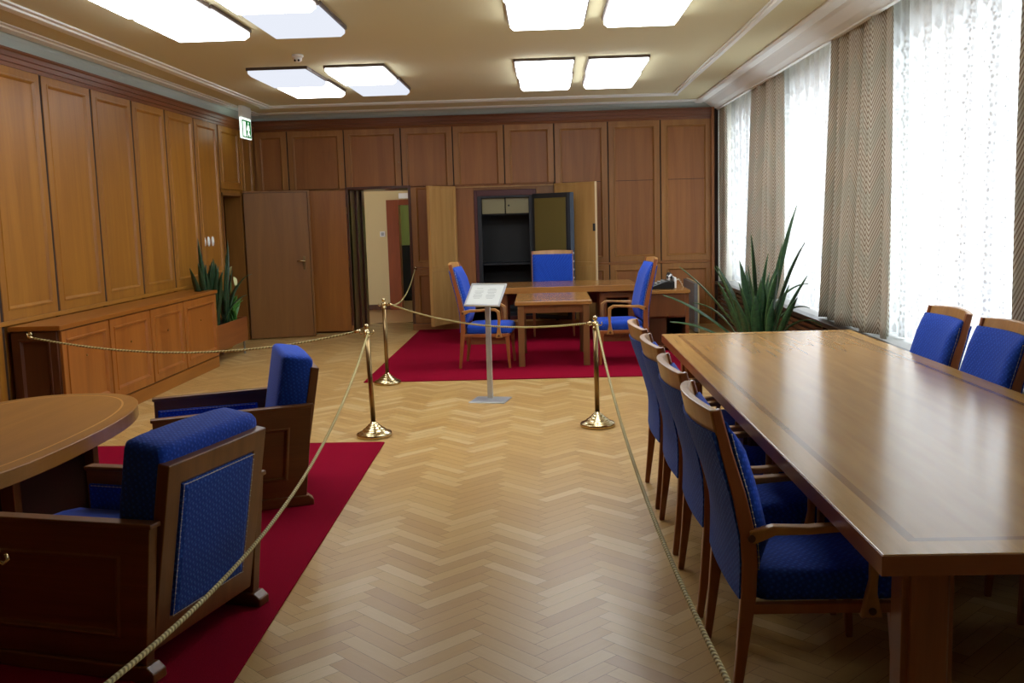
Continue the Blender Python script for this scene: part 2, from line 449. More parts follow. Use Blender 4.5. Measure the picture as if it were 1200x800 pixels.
for k in range(-130, 260):
    for j in range(-30, 31):
        a = k + 2 * n * j
        plank(a, a + n, k, k + 1, True)                    # along a
        b1 = k - n + 1 + 2 * n * j
        plank(k, k + 1, b1 - n, b1, False)                 # along b
struct('floor', mb, M['parquet'], 'pale oak herringbone parquet floor of the whole room', 'floor')
struct('floor', MB().box(-4.9, 3.2, -2, 16.4, -.12, -.002), M['dark_gap'], 'dark subfloor under the parquet joints', 'floor')
struct('floor', MB().box(-5.2, 0, 16.2, 22, -.1, -.001), plain('corridor_floor_oak', hexc('9a7448'), .35), 'plain brown corridor floor beyond the open doorway', 'floor')

# ceiling
struct('ceiling', MB().box(-4.6, 2.42, -2, 15.4, ZC, ZC + .1), M['plaster'], 'cream painted ceiling with lamp panels', 'ceiling')
struct('ceiling', MB().box(2.42, 3.3, -2, 15.4, 3.42, 3.5), M['plaster'], 'recessed ceiling strip above the curtains', 'ceiling')
# ceiling mouldings
def bandy(x0, x1, y0, y1, name, label, h=.022):
    mb = MB(); w = x1 - x0
    mb.prism([(x0, ZC), (x0, ZC - h * .5), (x0 + w * .25, ZC - h * .5), (x0 + w * .3, ZC - h), (x0 + w * .7, ZC - h), (x0 + w * .75, ZC - h * .5), (x1, ZC - h * .5), (x1, ZC)], 'Y', y0, y1)
    return struct(name, mb, M['plaster_trim'], label, 'moulding')
bandy(-4.315, -4.14, -2, 14.8, 'trim_1', 'grey plaster band along the left edge of the ceiling next to the cove')
bandy(-3.88, -3.72, -2, 13.92, 'trim_2', 'profiled plaster strip on the ceiling left of the lamps', .03)
bandy(1.80, 1.885, -2, 13.75, 'trim_3', 'narrow plaster strip on the ceiling right of the lamps', .03)
def bandx(y0, y1, x0, x1, name, label, h=.022):
    mb = MB(); w = y1 - y0
    mb.prism([(y0, ZC), (y0, ZC - h * .5), (y0 + w * .3, ZC - h), (y0 + w * .7, ZC - h), (y1, ZC - h * .5), (y1, ZC)], 'X', x0, x1)
    return struct(name, mb, M['plaster_trim'], label, 'moulding')
bandx(14.62, 14.8, -4.32, 2.4, 'trim_4', 'plaster band on the ceiling along the far wall')
bandx(13.75, 13.92, -3.88, 1.885, 'trim_5', 'profiled plaster strip across the ceiling before the far wall', .03)
# coves
mb = MB().prism([(-4.38, 3.168), (-4.335, 3.168), (-4.333, 3.25), (-4.325, 3.285), (-4.31, 3.3), (-4.38, 3.3)], 'Y', -2, 15)
struct('trim_6', mb, M['cove'], 'grey plaster cove above the left wall panelling', 'moulding')
mb = MB().prism([(15.03, 3.21), (14.97, 3.21), (14.95, 3.25), (14.9, 3.28), (14.8, 3.3), (15.03, 3.3)], 'X', -4.35, 2.6)
struct('trim_7', mb, M['cove'], 'grey plaster cove above the far wall panelling', 'moulding')
mb = MB().prism([(2.26, 3.3), (2.26, 3.285), (2.29, 3.27), (2.37, 3.27), (2.40, 3.285), (2.44, 3.27), (2.53, 3.215), (2.6, 3.19), (2.6, 3.175), (2.64, 3.175), (2.64, 3.36), (2.42, 3.36), (2.42, 3.3)], 'Y', -2, 15)
struct('trim_8', mb, M['plaster_trim'], 'coved plaster pelmet along the window side hiding the curtain rail', 'pelmet')

# generic panelled front
def panel(name, quad, nrm, mat, parent, fr=.085, th=.03, ins=None, field=None):
    l, r, b, t = ins if ins else (fr, fr, fr, fr)
    def add(k): return (l + k, r + k, (b + k) if b > .01 else b, t + k)
    mb = MB(); mb.rings_quad(quad, nrm, [(0, 0), (0, th - .003), (.003, th), (add(-.004), th), (add(0), th + .007), (add(.012), th + .007), (add(.024), th - .006), (add(.03), th - .014)])
    o = mb.obj(name, mat, parent)
    if field:
        mb = MB(); mb.rings_quad(quad, nrm, [(add(.028), th - .02), (add(.031), th - .0125)]); mb.obj('field', field, o)
    return o
def lquad(y0, y1, z0, z1, x): return [(x, y0, z0), (x, y1, z0), (x, y1, z1), (x, y0, z1)]     # faces +X: reversed handled by recalc
def bquad(x0, x1, z0, z1, y): return [(x0, y, z0), (x1, y, z0), (x1, y, z1), (x0, y, z1)]

# --- left wall
DY0, DY1, DZ = 13.38, 14.28, 2.13
mb = MB(); mb.box(-4.6, -4.38, -2, DY0, 0, 3.3); mb.box(-4.6, -4.38, DY1, 15.3, 0, 3.3); mb.box(-4.6, -4.38, DY0, DY1, DZ, 3.3)
wl = struct('wall_left', mb, M['oak_wall'], 'oak panelled wall on the left of the room', 'wall')
ys = [13.36, 12.45, 11.5, 10.57, 9.62, 8.66, 7.72, 6.77, 5.82, 4.87, 3.92, 2.97, 2.02, 1.07, .12, -.83, -1.78]
g = .022
for a, b in zip(ys[1:], ys):
    panel('wall_panel', lquad(a + g, b - g, .97, 3.05, -4.38), (1, 0, 0), M['oak_wall'], wl)
    if b < 7.8 or a > 11.4: panel('lower_panel', lquad(a + g, b - g, .12, .93, -4.38), (1, 0, 0), M['oak_wall'], wl)
panel('wall_panel', lquad(DY0 + g, DY1 + .02, DZ + .05, 3.05, -4.38), (1, 0, 0), M['oak_wall'], wl)
panel('wall_panel', lquad(DY1 + .06, 14.96, .12, 3.05, -4.38), (1, 0, 0), M['oak_wall'], wl, fr=.1)
mb = MB().box(-4.38, -4.345, -2, DY0, .93, .97)
mb.obj('chair_rail', M['oak_wall_h'], wl, bevel=.006)
mb = MB()
for y in ys: mb.box(-4.379, -4.3575, y - .022, y + .022, .12, 3.05)
mb.obj('joint_strips', M['dark_gap'], wl)  # flat dark brown strips filling the gaps between panels
mb = MB().prism([(-4.38, 3.03), (-4.34, 3.03), (-4.335, 3.06), (-4.32, 3.065), (-4.315, 3.1), (-4.3, 3.105), (-4.295, 3.14), (-4.285, 3.15), (-4.285, 3.168), (-4.38, 3.168)], 'Y', -2, 14.97)
struct('trim_9', mb, M['oak_crown'], 'stepped oak cornice along the top of the left panelling', 'cornice')
struct('baseboard_left', MB().box(-4.38, -4.335, -2, DY0, 0, .11), M['oak_wall_h'], 'oak skirting board under the left wall panels', 'baseboard')
# recess behind the door opening in the left wall
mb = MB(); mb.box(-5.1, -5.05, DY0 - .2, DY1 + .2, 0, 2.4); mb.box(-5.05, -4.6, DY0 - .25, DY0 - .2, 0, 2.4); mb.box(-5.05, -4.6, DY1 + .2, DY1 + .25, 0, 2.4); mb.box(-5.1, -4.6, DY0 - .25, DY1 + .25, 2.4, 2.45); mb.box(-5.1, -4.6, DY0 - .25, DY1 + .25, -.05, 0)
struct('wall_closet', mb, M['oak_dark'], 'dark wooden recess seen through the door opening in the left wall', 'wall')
mb = MB(); mb.box(-4.6, -4.35, DY0, DY0 + .04, 0, DZ); mb.box(-4.6, -4.35, DY1 - .04, DY1, 0, DZ); mb.box(-4.6, -4.35, DY0, DY1, DZ - .04, DZ)
struct('trim_10', mb, M['door_brown'], 'brown wooden jamb around the door opening in the left wall', 'door frame')
# the open door of the left wall
d1 = thing('door_1', 'plain brown wooden door standing open beside the left wall opening', 'door', (-4.33, 14.27, 0), math.radians(15), kind='structure')
W1 = .90
MB().box(0.0, W1, -.022, .022, .012, 2.13).obj('door_leaf', M['door_brown'], d1, bevel=.004)
MB().box(-.005, W1 + .005, -.018, .018, .012, 2.138).obj('dark_rebate', M['dark_gap'], d1)
mb = MB(); mb.box(-.004, W1 + .035, -.026, .03, 2.136, 2.16); mb.box(W1 + .008, W1 + .035, -.026, .03, .012, 2.136); mb.obj('lipping', M['door_brown'], d1, bevel=.003)
hd = MB().box(W1 - .10, W1 - .065, -.03, -.022, 1.0, 1.2).obj('handle_plate', M['brass_dark'], d1, bevel=.003)
mb = MB(); mb.tube([(W1 - .083, -.03, 1.13), (W1 - .083, -.075, 1.13), (W1 - .10, -.08, 1.13), (W1 - .19, -.08, 1.13)], .009, 10); mb.sphere((W1 - .083, -.082, 1.13), .017)
mb.obj('handle', M['brass'], hd, smooth=True)

gb = .009
# --- far wall
UX = [-4.33, -3.83, -2.97, -2.11, -1.33, -.56, .19, .99, 1.77, 2.535]
DX0, DX1, DH = -2.94, -2.03, 2.16
CX0, CX1 = -1.33, .19
mb = MB()
mb.box(-4.4, DX0, 15.0, 15.12, 0, 3.3); mb.box(DX0, DX1, 15, 15.12, DH, 3.3); mb.box(DX1, CX0, 15, 15.12, 0, 3.3)
mb.box(CX0, CX1, 15, 15.12, DH - .006, 3.3); mb.box(CX0, CX1, 15, 15.12, 0, .1); mb.box(CX1, 2.56, 15, 15.12, 0, 3.3)
wb = struct('wall_back', mb, M['oak_back'], 'oak panelled wall with built-in cupboards at the far end of the room', 'wall')
for a, b in zip(UX, UX[1:]):
    if a < .1:
        panel('upper_panel', bquad(a + gb, b - gb, 2.185, 3.05, YB), (0, -1, 0), M['oak_frame'], wb, field=M['oak_back'], ins=(.075, .075, .002, .075))
    else:
        p = panel('tall_panel', bquad(a + gb, b - gb, .965, 3.05, YB), (0, -1, 0), M['oak_frame'], wb, field=M['oak_back'], fr=.075)
        MB().box(a + .07, b - .07, 14.981, 14.99, 2.173, 2.180).obj('seam', M['dark_gap'], p)
        panel('lower_panel', bquad(a + gb, b - gb, .11, .925, YB), (0, -1, 0), M['oak_frame'], wb, field=M['oak_back'], fr=.075)
    # key escutcheon of the cupboard
    if a > -3.9:
        MB().lathe([(.009, 0), (.009, -.005), (.004, -.006)], (b - .045 if a < 1.7 else a + .045, 14.97, 2.55 if a < .1 else 1.62), 10, 'Y').obj('keyhole', M['brass_dark'], wb)
mb = MB()
for x in UX[1:-1]: mb.box(x - .0225, x + .0225, 14.978, 15.0, (2.18 if x < .1 else .1), 3.05)
mb.obj('joint_strips', M['dark_gap'], wb)
for a, b in ((-4.33, -3.83), (-3.83, DX0 - .04), (DX1 + .03, CX0)):
    panel('tall_panel', bquad(a + gb, b - gb, .965, 2.165, YB), (0, -1, 0), M['oak_frame'], wb, field=M['oak_back'], ins=(.075, .075, .075, .002))
    panel('lower_panel', bquad(a + gb, b - gb, .11, .925, YB), (0, -1, 0), M['oak_frame'], wb, field=M['oak_back'], fr=.075)
mb = MB(); 
for a, b in ((-4.33, DX0 - .04), (DX1 + .03, CX0), (CX1, 2.535)): mb.box(a, b, 14.962, 15.0, .927, .963)
mb.obj('chair_rail', M['oak_back_h'], wb, bevel=.005)
mb = MB().prism([(15.0, 3.05), (14.965, 3.05), (14.955, 3.085), (14.94, 3.09), (14.935, 3.13), (14.92, 3.135), (14.915, 3.18), (14.905, 3.19), (14.905, 3.21), (15.0, 3.21)], 'X', -4.33, 2.56)
struct('trim_11', mb, M['oak_crown_x'], 'stepped oak cornice along the top of the far wall', 'cornice')
mb = MB()
for a, b in ((-4.33, DX0), (DX1, 2.54)): mb.box(a, b, 14.95, 15.0, 0, .1)
struct('baseboard_back', mb, M['oak_back_h'], 'oak plinth board under the far wall cupboards', 'baseboard', bevel=.004)
# painted shadow gap and end post at the curtain side
struct('shadow_gap_strip', MB().box(2.56, 2.625, 14.96, 15.0, 0, 3.19), M['dark_gap'], 'dark strip standing for the shadow gap between the far wall and the corner curtain', 'trim')  # dark strip put in for the shadow gap beside the curtain
struct('trim_12', MB().box(2.515, 2.56, 14.9, 15.0, 0, 3.21), M['oak_back'], 'oak edge post closing the far wall beside the curtain', 'trim', bevel=.004)
# doorway through the far wall
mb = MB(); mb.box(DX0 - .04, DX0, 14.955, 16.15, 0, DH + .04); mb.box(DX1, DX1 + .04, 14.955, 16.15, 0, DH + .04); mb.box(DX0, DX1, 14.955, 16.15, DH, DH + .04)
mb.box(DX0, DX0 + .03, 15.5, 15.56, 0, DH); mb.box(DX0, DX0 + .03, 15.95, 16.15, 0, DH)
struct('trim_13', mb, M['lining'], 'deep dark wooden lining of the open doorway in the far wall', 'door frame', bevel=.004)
d2 = thing('door_2', 'orange brown oak door folded back against the far wall left of the doorway', 'door', (DX0 - .03, 14.92, 0), math.radians(180 + 8), kind='structure')
MB().box(0, .9, -.02, .02, .03, 2.15).obj('door_leaf', M['door_orange'], d2, bevel=.004)
mb = MB()
for z in (.35, 1.05, 1.85): mb.lathe([(.008, -.05), (.008, .05)], (-.006, .03, z), 10)
mb.obj('hinge', M['brass_dark'], d2)

# corridor beyond
mb = MB(); mb.box(-5.2, -2.88, 18.6, 18.75, 0, 2.9); mb.box(-2.88, -1.9, 18.6, 18.75, 2.02, 2.9); mb.box(-1.9, -.6, 18.6, 18.75, 0, 2.9)
mb.box(-5.2, -5.1, 16.15, 18.6, 0, 2.9); mb.box(-.7, -.6, 16.15, 18.6, 0, 2.9)
cw = struct('wall_corridor', mb, M['cream_wall'], 'cream corridor wall seen through the open doorway', 'wall')
MB().box(-5.1, -2.9, 18.58, 18.6, 0, .1).obj('skirting', M['oak_dark'], cw)
struct('ceiling', MB().box(-5.2, -.6, 15.2, 22, 2.9, 3.0), M['white_wall'], 'corridor ceiling beyond the doorway', 'ceiling')
mb = MB(); mb.box(-2.93, -2.70, 18.5, 18.76, 0, 2.06); mb.box(-1.95, -1.8, 18.5, 18.76, 0, 2.06); mb.box(-2.70, -1.95, 18.5, 18.76, 1.96, 2.06)
struct('trim_14', mb, M['red_wood'], 'reddish wooden door casing in the corridor', 'door frame', bevel=.005)
mb = MB(); mb.box(-4, 0, 21.2, 21.3, 0, 2.9); mb.box(-4.0, -3.9, 18.75, 21.3, 0, 2.9); mb.box(-.1, 0, 18.75, 21.3, 0, 2.9)
struct('wall_anteroom', mb, M['green_wall'], 'yellow green wall of the room beyond the corridor', 'wall')
o = MB().box(-2.68, -2.42, 18.45, 18.52, 2.08, 2.18).obj('sign_box', M['white_plastic'], None, bevel=.006)
tag(o, 'small white box mounted above the corridor door', 'sign box')
t = thing('cabinet', 'dark cabinet standing in the green room beyond the corridor', 'cabinet', (-2.75, 20.7, 0))
MB().box(-.5, .5, -.2, .2, .05, 1.15).obj('body', M['black'], t, bevel=.01)
mb = MB(); mb.box(-.48, -.01, -.22, -.2, .08, 1.12); mb.box(.01, .48, -.22, -.2, .08, 1.12); mb.obj('doors', M['safe_dark'], t, bevel=.004)
MB().box(-.46, .46, -.16, .18, 0, .05).obj('plinth', M['black'], t)
o = thing('light_switch', 'square cream switch on the corridor wall', 'switch', (-3.03, 18.59, 1.43))
MB().box(-.05, .05, -.012, .008, -.05, .05).obj('plate', M['white_plastic'], o, bevel=.004)
MB().box(-.025, .025, -.02, -.01, -.03, .03).obj('rocker', M['grey_plastic'], o, bevel=.003)

# three oval switches on the left wall
for i, (y, lab) in enumerate(((12.60, 'white oval light switch on the left panelling, nearest the camera of three'), (12.76, 'white oval light switch on the left panelling, middle of three'), (12.92, 'white oval light switch on the left panelling, nearest the door opening of three'))):
    o = thing('light_switch', lab, 'switch', (-4.378 + .012, y, 1.48), 0, 'oval switches on the left wall')
    mb = MB(); mb.lathe([(.05, 0), (.05, .008), (.044, .014), (.012, .016)], (0, 0, 0), 24, 'X')
    q = mb.obj('plate', M['white_plastic'], o, smooth=True); q.scale = (1, .85, 1.3)
    MB().box(.014, .022, -.012, .012, -.02, .02).obj('rocker', M['white_plastic'], o, bevel=.003)

# near wall behind the viewer
struct('wall_front', MB().box(-4.6, 3.3, -2.12, -2, 0, 3.5), M['oak_back'], 'oak wall behind the viewpoint', 'wall')

# --- window wall
ZS, ZH = .66, 3.0
WIN = [(1.75, 4.45), (5.4, 8.6), (9.0, 12.2), (12.6, 14.97)]
mb = MB(); mb.box(XW, XW + .3, -2, 15.12, 0, ZS - .04); mb.box(XW, XW + .3, -2, 15.12, ZH, 3.5)
prev = -2
for a, b in WIN:
    mb.box(XW, XW + .3, prev, a, ZS - .04, ZH); prev = b
mb.box(XW, XW + .3, prev, 15.12, ZS - .04, ZH)
struct('wall_right', mb, M['white_wall'], 'window wall on the right behind the curtains', 'wall')
for i, (a, b) in enumerate(WIN):
    mb = MB(); x0, x1 = XW + .1, XW + .17; w = .07
    mb.box(x0, x1, a, b, ZS - .04, ZS + .05); mb.box(x0, x1, a, b, ZH - .07, ZH); mb.box(x0, x1, a, a + w, ZS, ZH); mb.box(x0, x1, b - w, b, ZS, ZH)
    mid = (a + b) / 2; mb.box(x0, x1, mid - .035, mid + .045, ZS, ZH); mb.box(x0, x1, a, b, 2.35, 2.42)
    wn = ['window on the right nearest the viewpoint, behind the widest lace curtain', 'second window on the right, behind the lace beside the conference table chairs', 'third window on the right, behind the lace beside the tall snake plant', 'farthest window on the right, next to the far wall'][i]
    o = struct('window_%d' % (i + 1), mb, M['frame_white'], wn, 'window', bevel=.006)
    MB().box(XW + .13, XW + .136, a + w, b - w, ZS + .05, ZH - .07).obj('pane', M['glass'], o)
struct('wall_pier', MB().box(2.56, XW, 15.0, 15.12, 0, 3.5), M['white_wall'], 'plastered return between the far wall and the window wall', 'wall')
# sill and radiator cover
rc = thing('radiator_cover', 'long dark radiator cover with slatted front below the windows', 'radiator cover', (0, 0, 0))
MB().box(2.56, 2.66, -1.95, 14.88, .60, .645).obj('front_edge', M['sill'], rc, bevel=.006)
MB().box(2.66, XW - .006, -1.95, 14.88, .60, .64).obj('sill_board', M['concrete'], rc)
mb = MB()
for k in range(8): mb.box(2.60, 2.625, -1.95, 14.88, .12 + k * .058, .12 + k * .058 + .034)
mb.obj('slats', M['oak_dark'], rc)
mb = MB()
for k in range(12): y = -1.95 + k * 1.4; mb.box(2.595, 2.64, y, y + .06, .0, .60)
mb.box(2.595, 2.64, 14.8, 14.88, 0, .6); mb.box(2.598, 2.64, -1.95, 14.88, 0, .1)
mb.obj('uprights', M['oak_dark'], rc)
MB().box(2.78, 2.9, -1.9, 14.85, .1, .55).obj('radiator', M['safe_dark'], rc)

# curtains
def curtain(name, label, cat, y0, y1, x, z0, z1, amp, wl_, mat, group, seed, uscale=1.0, flare=0., nz=24, top_gather=.0, thick=0.0):
    rnd = random.Random(seed)
    W = y1 - y0; nu = int(W / .018); ph = rnd.random() * 6; ph2 = rnd.random() * 6
    grid, uvs = [], []
    for iz in range(nz + 1):
        v = iz / nz; z = z0 + (z1 - z0) * v
        row, ur = [], []
        L = 0; last = None
        for iu in range(nu + 1):
            u = iu / nu
            yy = y0 + W * u
            yy = y0 + (yy - y0) * (1 + flare * (1 - v) ** 1.3)
            s = 2 * PI * (W * u) / wl_
            a = amp * (.75 + .45 * math.sin(.37 * s + ph2)) * (1.0 - .25 * v)
            xx = x + a * math.sin(s + ph + .5 * math.sin(.21 * s + ph2) + .25 * math.sin(v * 2.2 + ph)) + .25 * a * math.sin(2.3 * s + ph2) + .012 * math.sin(v * 3 + u * 9)
            yy += .3 * a * math.cos(s + ph)
            p = Vector((xx, yy, z + (.012 * math.sin(s * .5 + ph) if iz == 0 else 0)))
            if iz == 0:
                if last is not None: L += (p - last).length
                last = p
            row.append(p)
        grid.append(row)
    # arc length from the bottom row drives the pattern
    Ls = [0]
    for a_, b_ in zip(grid[0], grid[0][1:]): Ls.append(Ls[-1] + (b_ - a_).length)
    uvs = [[(Ls[i] * uscale, r[i].z) for i in range(len(r))] for r in grid]
    mb = MB().sheet(grid, uvs)
    o = mb.obj(name, mat, None, smooth=True, recalc=False, solid=thick)
    return tag(o, label, cat, group)
CX = 2.70
cg = 'chevron curtains between the windows'
curtain('curtain', 'chevron striped curtain behind the tall snake plant', 'curtain', 11.42, 12.72, CX, .655, 3.30, .08, .19, M['curtain'], cg, 3, flare=.38, thick=.004)
curtain('curtain', 'widest chevron striped curtain between the two nearest lace panels', 'curtain', 7.83, 9.27, CX, .655, 3.30, .08, .19, M['curtain'], cg, 5, flare=.25, thick=.004)
curtain('curtain', 'chevron striped curtain at the right picture edge, almost out of view', 'curtain', 4.2, 5.68, CX, .655, 3.30, .07, .27, M['curtain'], cg, 8, thick=.004)
curtain('curtain', 'narrow grey curtain edge in the corner beside the far wall', 'curtain', 14.62, 14.94, 2.675, .655, 3.30, .03, .13, M['curtain'], cg, 9, thick=.004)
sg = 'white lace net curtains'
for (a, b, lab, sd) in ((12.2, 14.94, 'white lace net curtain nearest the far wall', 11), (8.7, 12.1, 'white lace net curtain behind the tall snake plant', 12), (5.0, 8.6, 'large white lace net curtain behind the conference chairs', 13), (1.3, 4.8, 'white lace net curtain beyond the right picture edge', 14)):
    curtain('net_curtain', lab, 'net curtain', a, b, 2.83, .66, 3.34, .02, .19, M['sheer'], sg, sd, nz=6)

# ------------------------------------------------------------------ ceiling lamps
lg = 'twin panel ceiling lamps'
def lamp(x0, x1, y0, y1, label, dims=(0, 0)):
    cx, cy = (x0 + x1) / 2, (y0 + y1) / 2
    t = thing('ceiling_light', label, 'ceiling lamp', (cx, cy, ZC), 0, lg)
    hx = (x1 - x0) / 2; hy = (y1 - y0) / 2
    for k, (a, b) in enumerate(((-hy, -.014), (.014, hy))):
        sh = .016 if k else 0
        mb = MB(); e = .017
        mb.box(-hx - e + sh, hx + e + sh, a - .004, b + .004, -.03, 0)
        fr = mb.obj('frame', M['frame_lamp'], t, bevel=.004)
        mb = MB(); q = [(-hx + sh, a, -.03), (hx + sh, a, -.03), (hx + sh, b, -.03), (-hx + sh, b, -.03)]
        i = .03
        q2 = [(-hx + sh, a, -.06), (hx + sh, a, -.06), (hx + sh, b, -.06), (-hx + sh, b, -.06)]
        q3 = [(-hx + i + sh, a + i, -.092), (hx - i + sh, a + i, -.092), (hx - i + sh, b - i, -.092), (-hx + i + sh, b - i, -.092)]
        mb.loft([q, q2, q3]); mb.obj('diffuser', M['diffuser_dim'] if dims[k] else M['diffuser'], t, bevel=.004)
    return t
M['frame_lamp'] = plain('lamp_frame_bronze', hexc('54463e'), .5)
for (x0, x1) in ((-3.03, -2.42), (-2.22, -1.62), (-.25, .35), (.52, 1.12)):
    pos = {-3.03: 'leftmost column, %s', -2.22: 'second column from the left, %s', -.25: 'third column from the left, %s', .52: 'rightmost column, %s'}[x0]
    for (y0, y1, w) in ((6.42, 8.38, 'near row'), (10.4, 12.36, 'far row')):
        dm = (0, 0)
        if x0 == -2.22 and y0 < 7: dm = (0, 1)
        if x0 == -3.03 and y0 > 8: dm = (1, 0)
        if x0 == -2.22 and y0 > 8: dm = (0, 1)
        lamp(x0, x1, y0, y1, 'white twin panel ceiling lamp, ' + pos % w, dm)

# camera dome on the ceiling
t = thing('smoke_detector', 'small white round detector on the ceiling between the left lamps', 'detector', (-2.33, 9.7, ZC))
MB().lathe([(.055, 0), (.058, -.02), (.05, -.03)], seg=24).obj('base', M['white_plastic'], t, smooth=True)
MB().lathe([(.042, -.028), (.042, -.055), (.03, -.068), (.004, -.07)], seg=20).obj('sensor_head', M['white_plastic'], t, smooth=True)
for dx in (-.018, .018): MB().sphere((dx, -.035, -.058), .011).obj('eye', M['black'], t, smooth=True)
# exit sign
t = thing('exit_sign', 'green and white exit sign hanging from the ceiling over the left corner', 'exit sign', (-4.08, 13.75, ZC), 0)
MB().box(-.03, .03, -.2, .2, -.16, -.0).obj('housing', M['white_plastic'], t, bevel=.006)
MB().box(-.014, .014, -.22, .22, -.44, -.16).obj('panel', M['sign_white'], t, bevel=.003)
MB().box((.012), .017, -.198, .198, -.425, -.19).obj('green_field', M['green_sign'], t)
mb = MB()
mb.prism([(-.165, -.41), (-.165, -.21), (-.045, -.21), (-.045, -.41)], 'X', .016, .019)
mb.obj('door_symbol', M['sign_white'], t)
mb = MB(); mb.sphere((.0195, .075, -.225), .018, .1, 1, 1)
mb.prism([(.04, -.25), (.11, -.25), (.13, -.32), (.10, -.33), (.09, -.30), (.10, -.34), (.15, -.40), (.12, -.41), (.07, -.36), (.04, -.41), (.0, -.405), (.05, -.34), (.05, -.30), (.02, -.33), (.0, -.31)], 'X', .016, .019)
mb.obj('running_figure', M['sign_white'], t)

# ------------------------------------------------------------------ low cabinet on the left wall
CY0, CY1, CXF = 7.80, 11.62, -3.95
cab = thing('low_cabinet', 'long low oak cabinet with four panelled doors along the left wall', 'cabinet', (0, 0, 0))
MB().box(-4.34, CXF, CY0, CY1, .12, .885).obj('body', M['oak_dark'], cab)
MB().box(-4.345, CXF + .035, CY0 - .035, CY1 + .03, .885, .925).obj('worktop', M['oak_cab_h'], cab, bevel=.006)
mb = MB(); mb.box(-4.345, CXF + .012, CY0 - .01, CY1 + .01, 0, .13); mb.obj('plinth', M['oak_cab_h'], cab, bevel=.006)
cy = [7.80, 8.70, 9.63, 10.55, 11.62]
for a, b in zip(cy, cy[1:]):
    p = panel('door', lquad(a + .012, b - .012, .145, .875, CXF), (1, 0, 0), M['oak_cab'], cab, fr=.075, th=.022)
    MB().lathe([(.011, 0), (.011, .006), (.005, .008)], (CXF + .01, (a + b) / 2, .62), 12, 'X').obj('keyhole', M['brass_dark'], p)
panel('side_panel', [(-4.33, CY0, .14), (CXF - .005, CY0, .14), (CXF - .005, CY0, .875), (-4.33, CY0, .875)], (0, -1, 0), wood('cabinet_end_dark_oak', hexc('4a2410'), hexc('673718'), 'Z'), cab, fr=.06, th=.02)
t = thing('wall_hook', 'small brass rope hook on the near end of the low cabinet', 'hook', (-4.17, CY0 - .022, .86))
MB().lathe([(.022, 0), (.022, -.008), (.01, -.012)], (0, 0, 0), 16, 'Y').obj('plate', M['brass'], t, smooth=True)
MB().tube([(0, -.01, 0), (0, -.035, 0), (0, -.045, -.008), (0, -.04, .012)], .006, 8).obj('hook', M['brass'], t, smooth=True)
t = thing('wall_hook', 'small brass rope hook on the wooden pillar right of the doorway', 'hook', (-1.96, 14.955, .955))
MB().lathe([(.022, 0), (.022, -.008), (.01, -.012)], (0, 0, 0), 16, 'Y').obj('plate', M['brass'], t, smooth=True)
MB().tube([(0, -.01, 0), (0, -.035, 0), (0, -.045, -.008), (0, -.04, .012)], .006, 8).obj('hook', M['brass'], t, smooth=True)

# ------------------------------------------------------------------ planters and plants
def planter(loc, lx, ly, z0, z1, label, leg_mat):
    t = thing('planter', label, 'planter', loc)
    w = .022
    mb = MB()
    mb.box(-lx, lx, -ly, -ly + w, z0, z1); mb.box(-lx, lx, ly - w, ly, z0, z1); mb.box(-lx, -lx + w, -ly + w, ly - w, z0, z1); mb.box(lx - w, lx, -ly + w, ly - w, z0, z1); mb.box(-lx + w, lx - w, -ly + w, ly - w, z0, z0 + .02)
    mb.obj('box', M['planter'], t, bevel=.004)
    MB().box(-lx + w, lx - w, -ly + w, ly - w, z1 - .08, z1 - .035).obj('soil', M['soil'], t)
    for sx in (-1, 1):
        for sy in (-1, 1):
            MB().lathe([(.016, 0), (.016, .01), (.012, .012), (.012, z0)], (sx * (lx - .03), sy * (ly - .09), 0), 14).obj('leg', leg_mat, t, smooth=False)
    return t
M['planter'] = wood('planter_oak', hexc('7e4420'), hexc('a0602e'), 'Y', rough=.35, scale=8)
planter((-4.13, 12.26, 0), .175, .62, .17, .48, 'oak planter box on steel legs at the end of the low cabinet', M['steel'])
planter((1.92, 9.05, 0), .24, .45, .12, .50, 'oak planter box under the tall snake plant by the windows', M['steel'])

def blade(mb, base, az, lean, L, W, curl=.3, twist=0., fold=.25, n=10):
    """one sword leaf: starts upright at base, leans towards azimuth az, 3 verts across."""
    lay = mb.b.loops.layers.uv.verify()
    d = Vector((math.cos(az), math.sin(az), 0)); p = Vector(base); rows = []
    ang = lean
    for i in range(n + 1):
        s = i / n
        ang = lean + curl * s * s
        tdir = Vector((0, 0, 1)) * math.cos(ang) + d * math.sin(ang)
        if i: p = p + tdir * (L / n)
        w = W * (.62 + .38 * math.sin(min(1, s * 1.6) * PI / 2)) * (1 - max(0, (s - .55) / .45) ** 1.8) * .5 + .0012
        side = Vector((-math.sin(az + twist + s * twist), math.cos(az + twist + s * twist), 0))
        side = (side - tdir * side.dot(tdir)).normalized(); nn = tdir.cross(side)
        rows.append([p - side * w + nn * fold * w, p - nn * w * .15, p + side * w + nn * fold * w])
    V = [[mb.b.verts.new(q) for q in r] for r in rows]
    for i in range(n):
        for j in range(2):
            f = mb.b.faces.new((V[i][j], V[i][j + 1], V[i + 1][j + 1], V[i + 1][j]))
            for lp, (a, c) in zip(f.loops, ((i, j), (i, j + 1), (i + 1, j + 1), (i + 1, j))): lp[lay].uv = (c / 2, a / n * L)

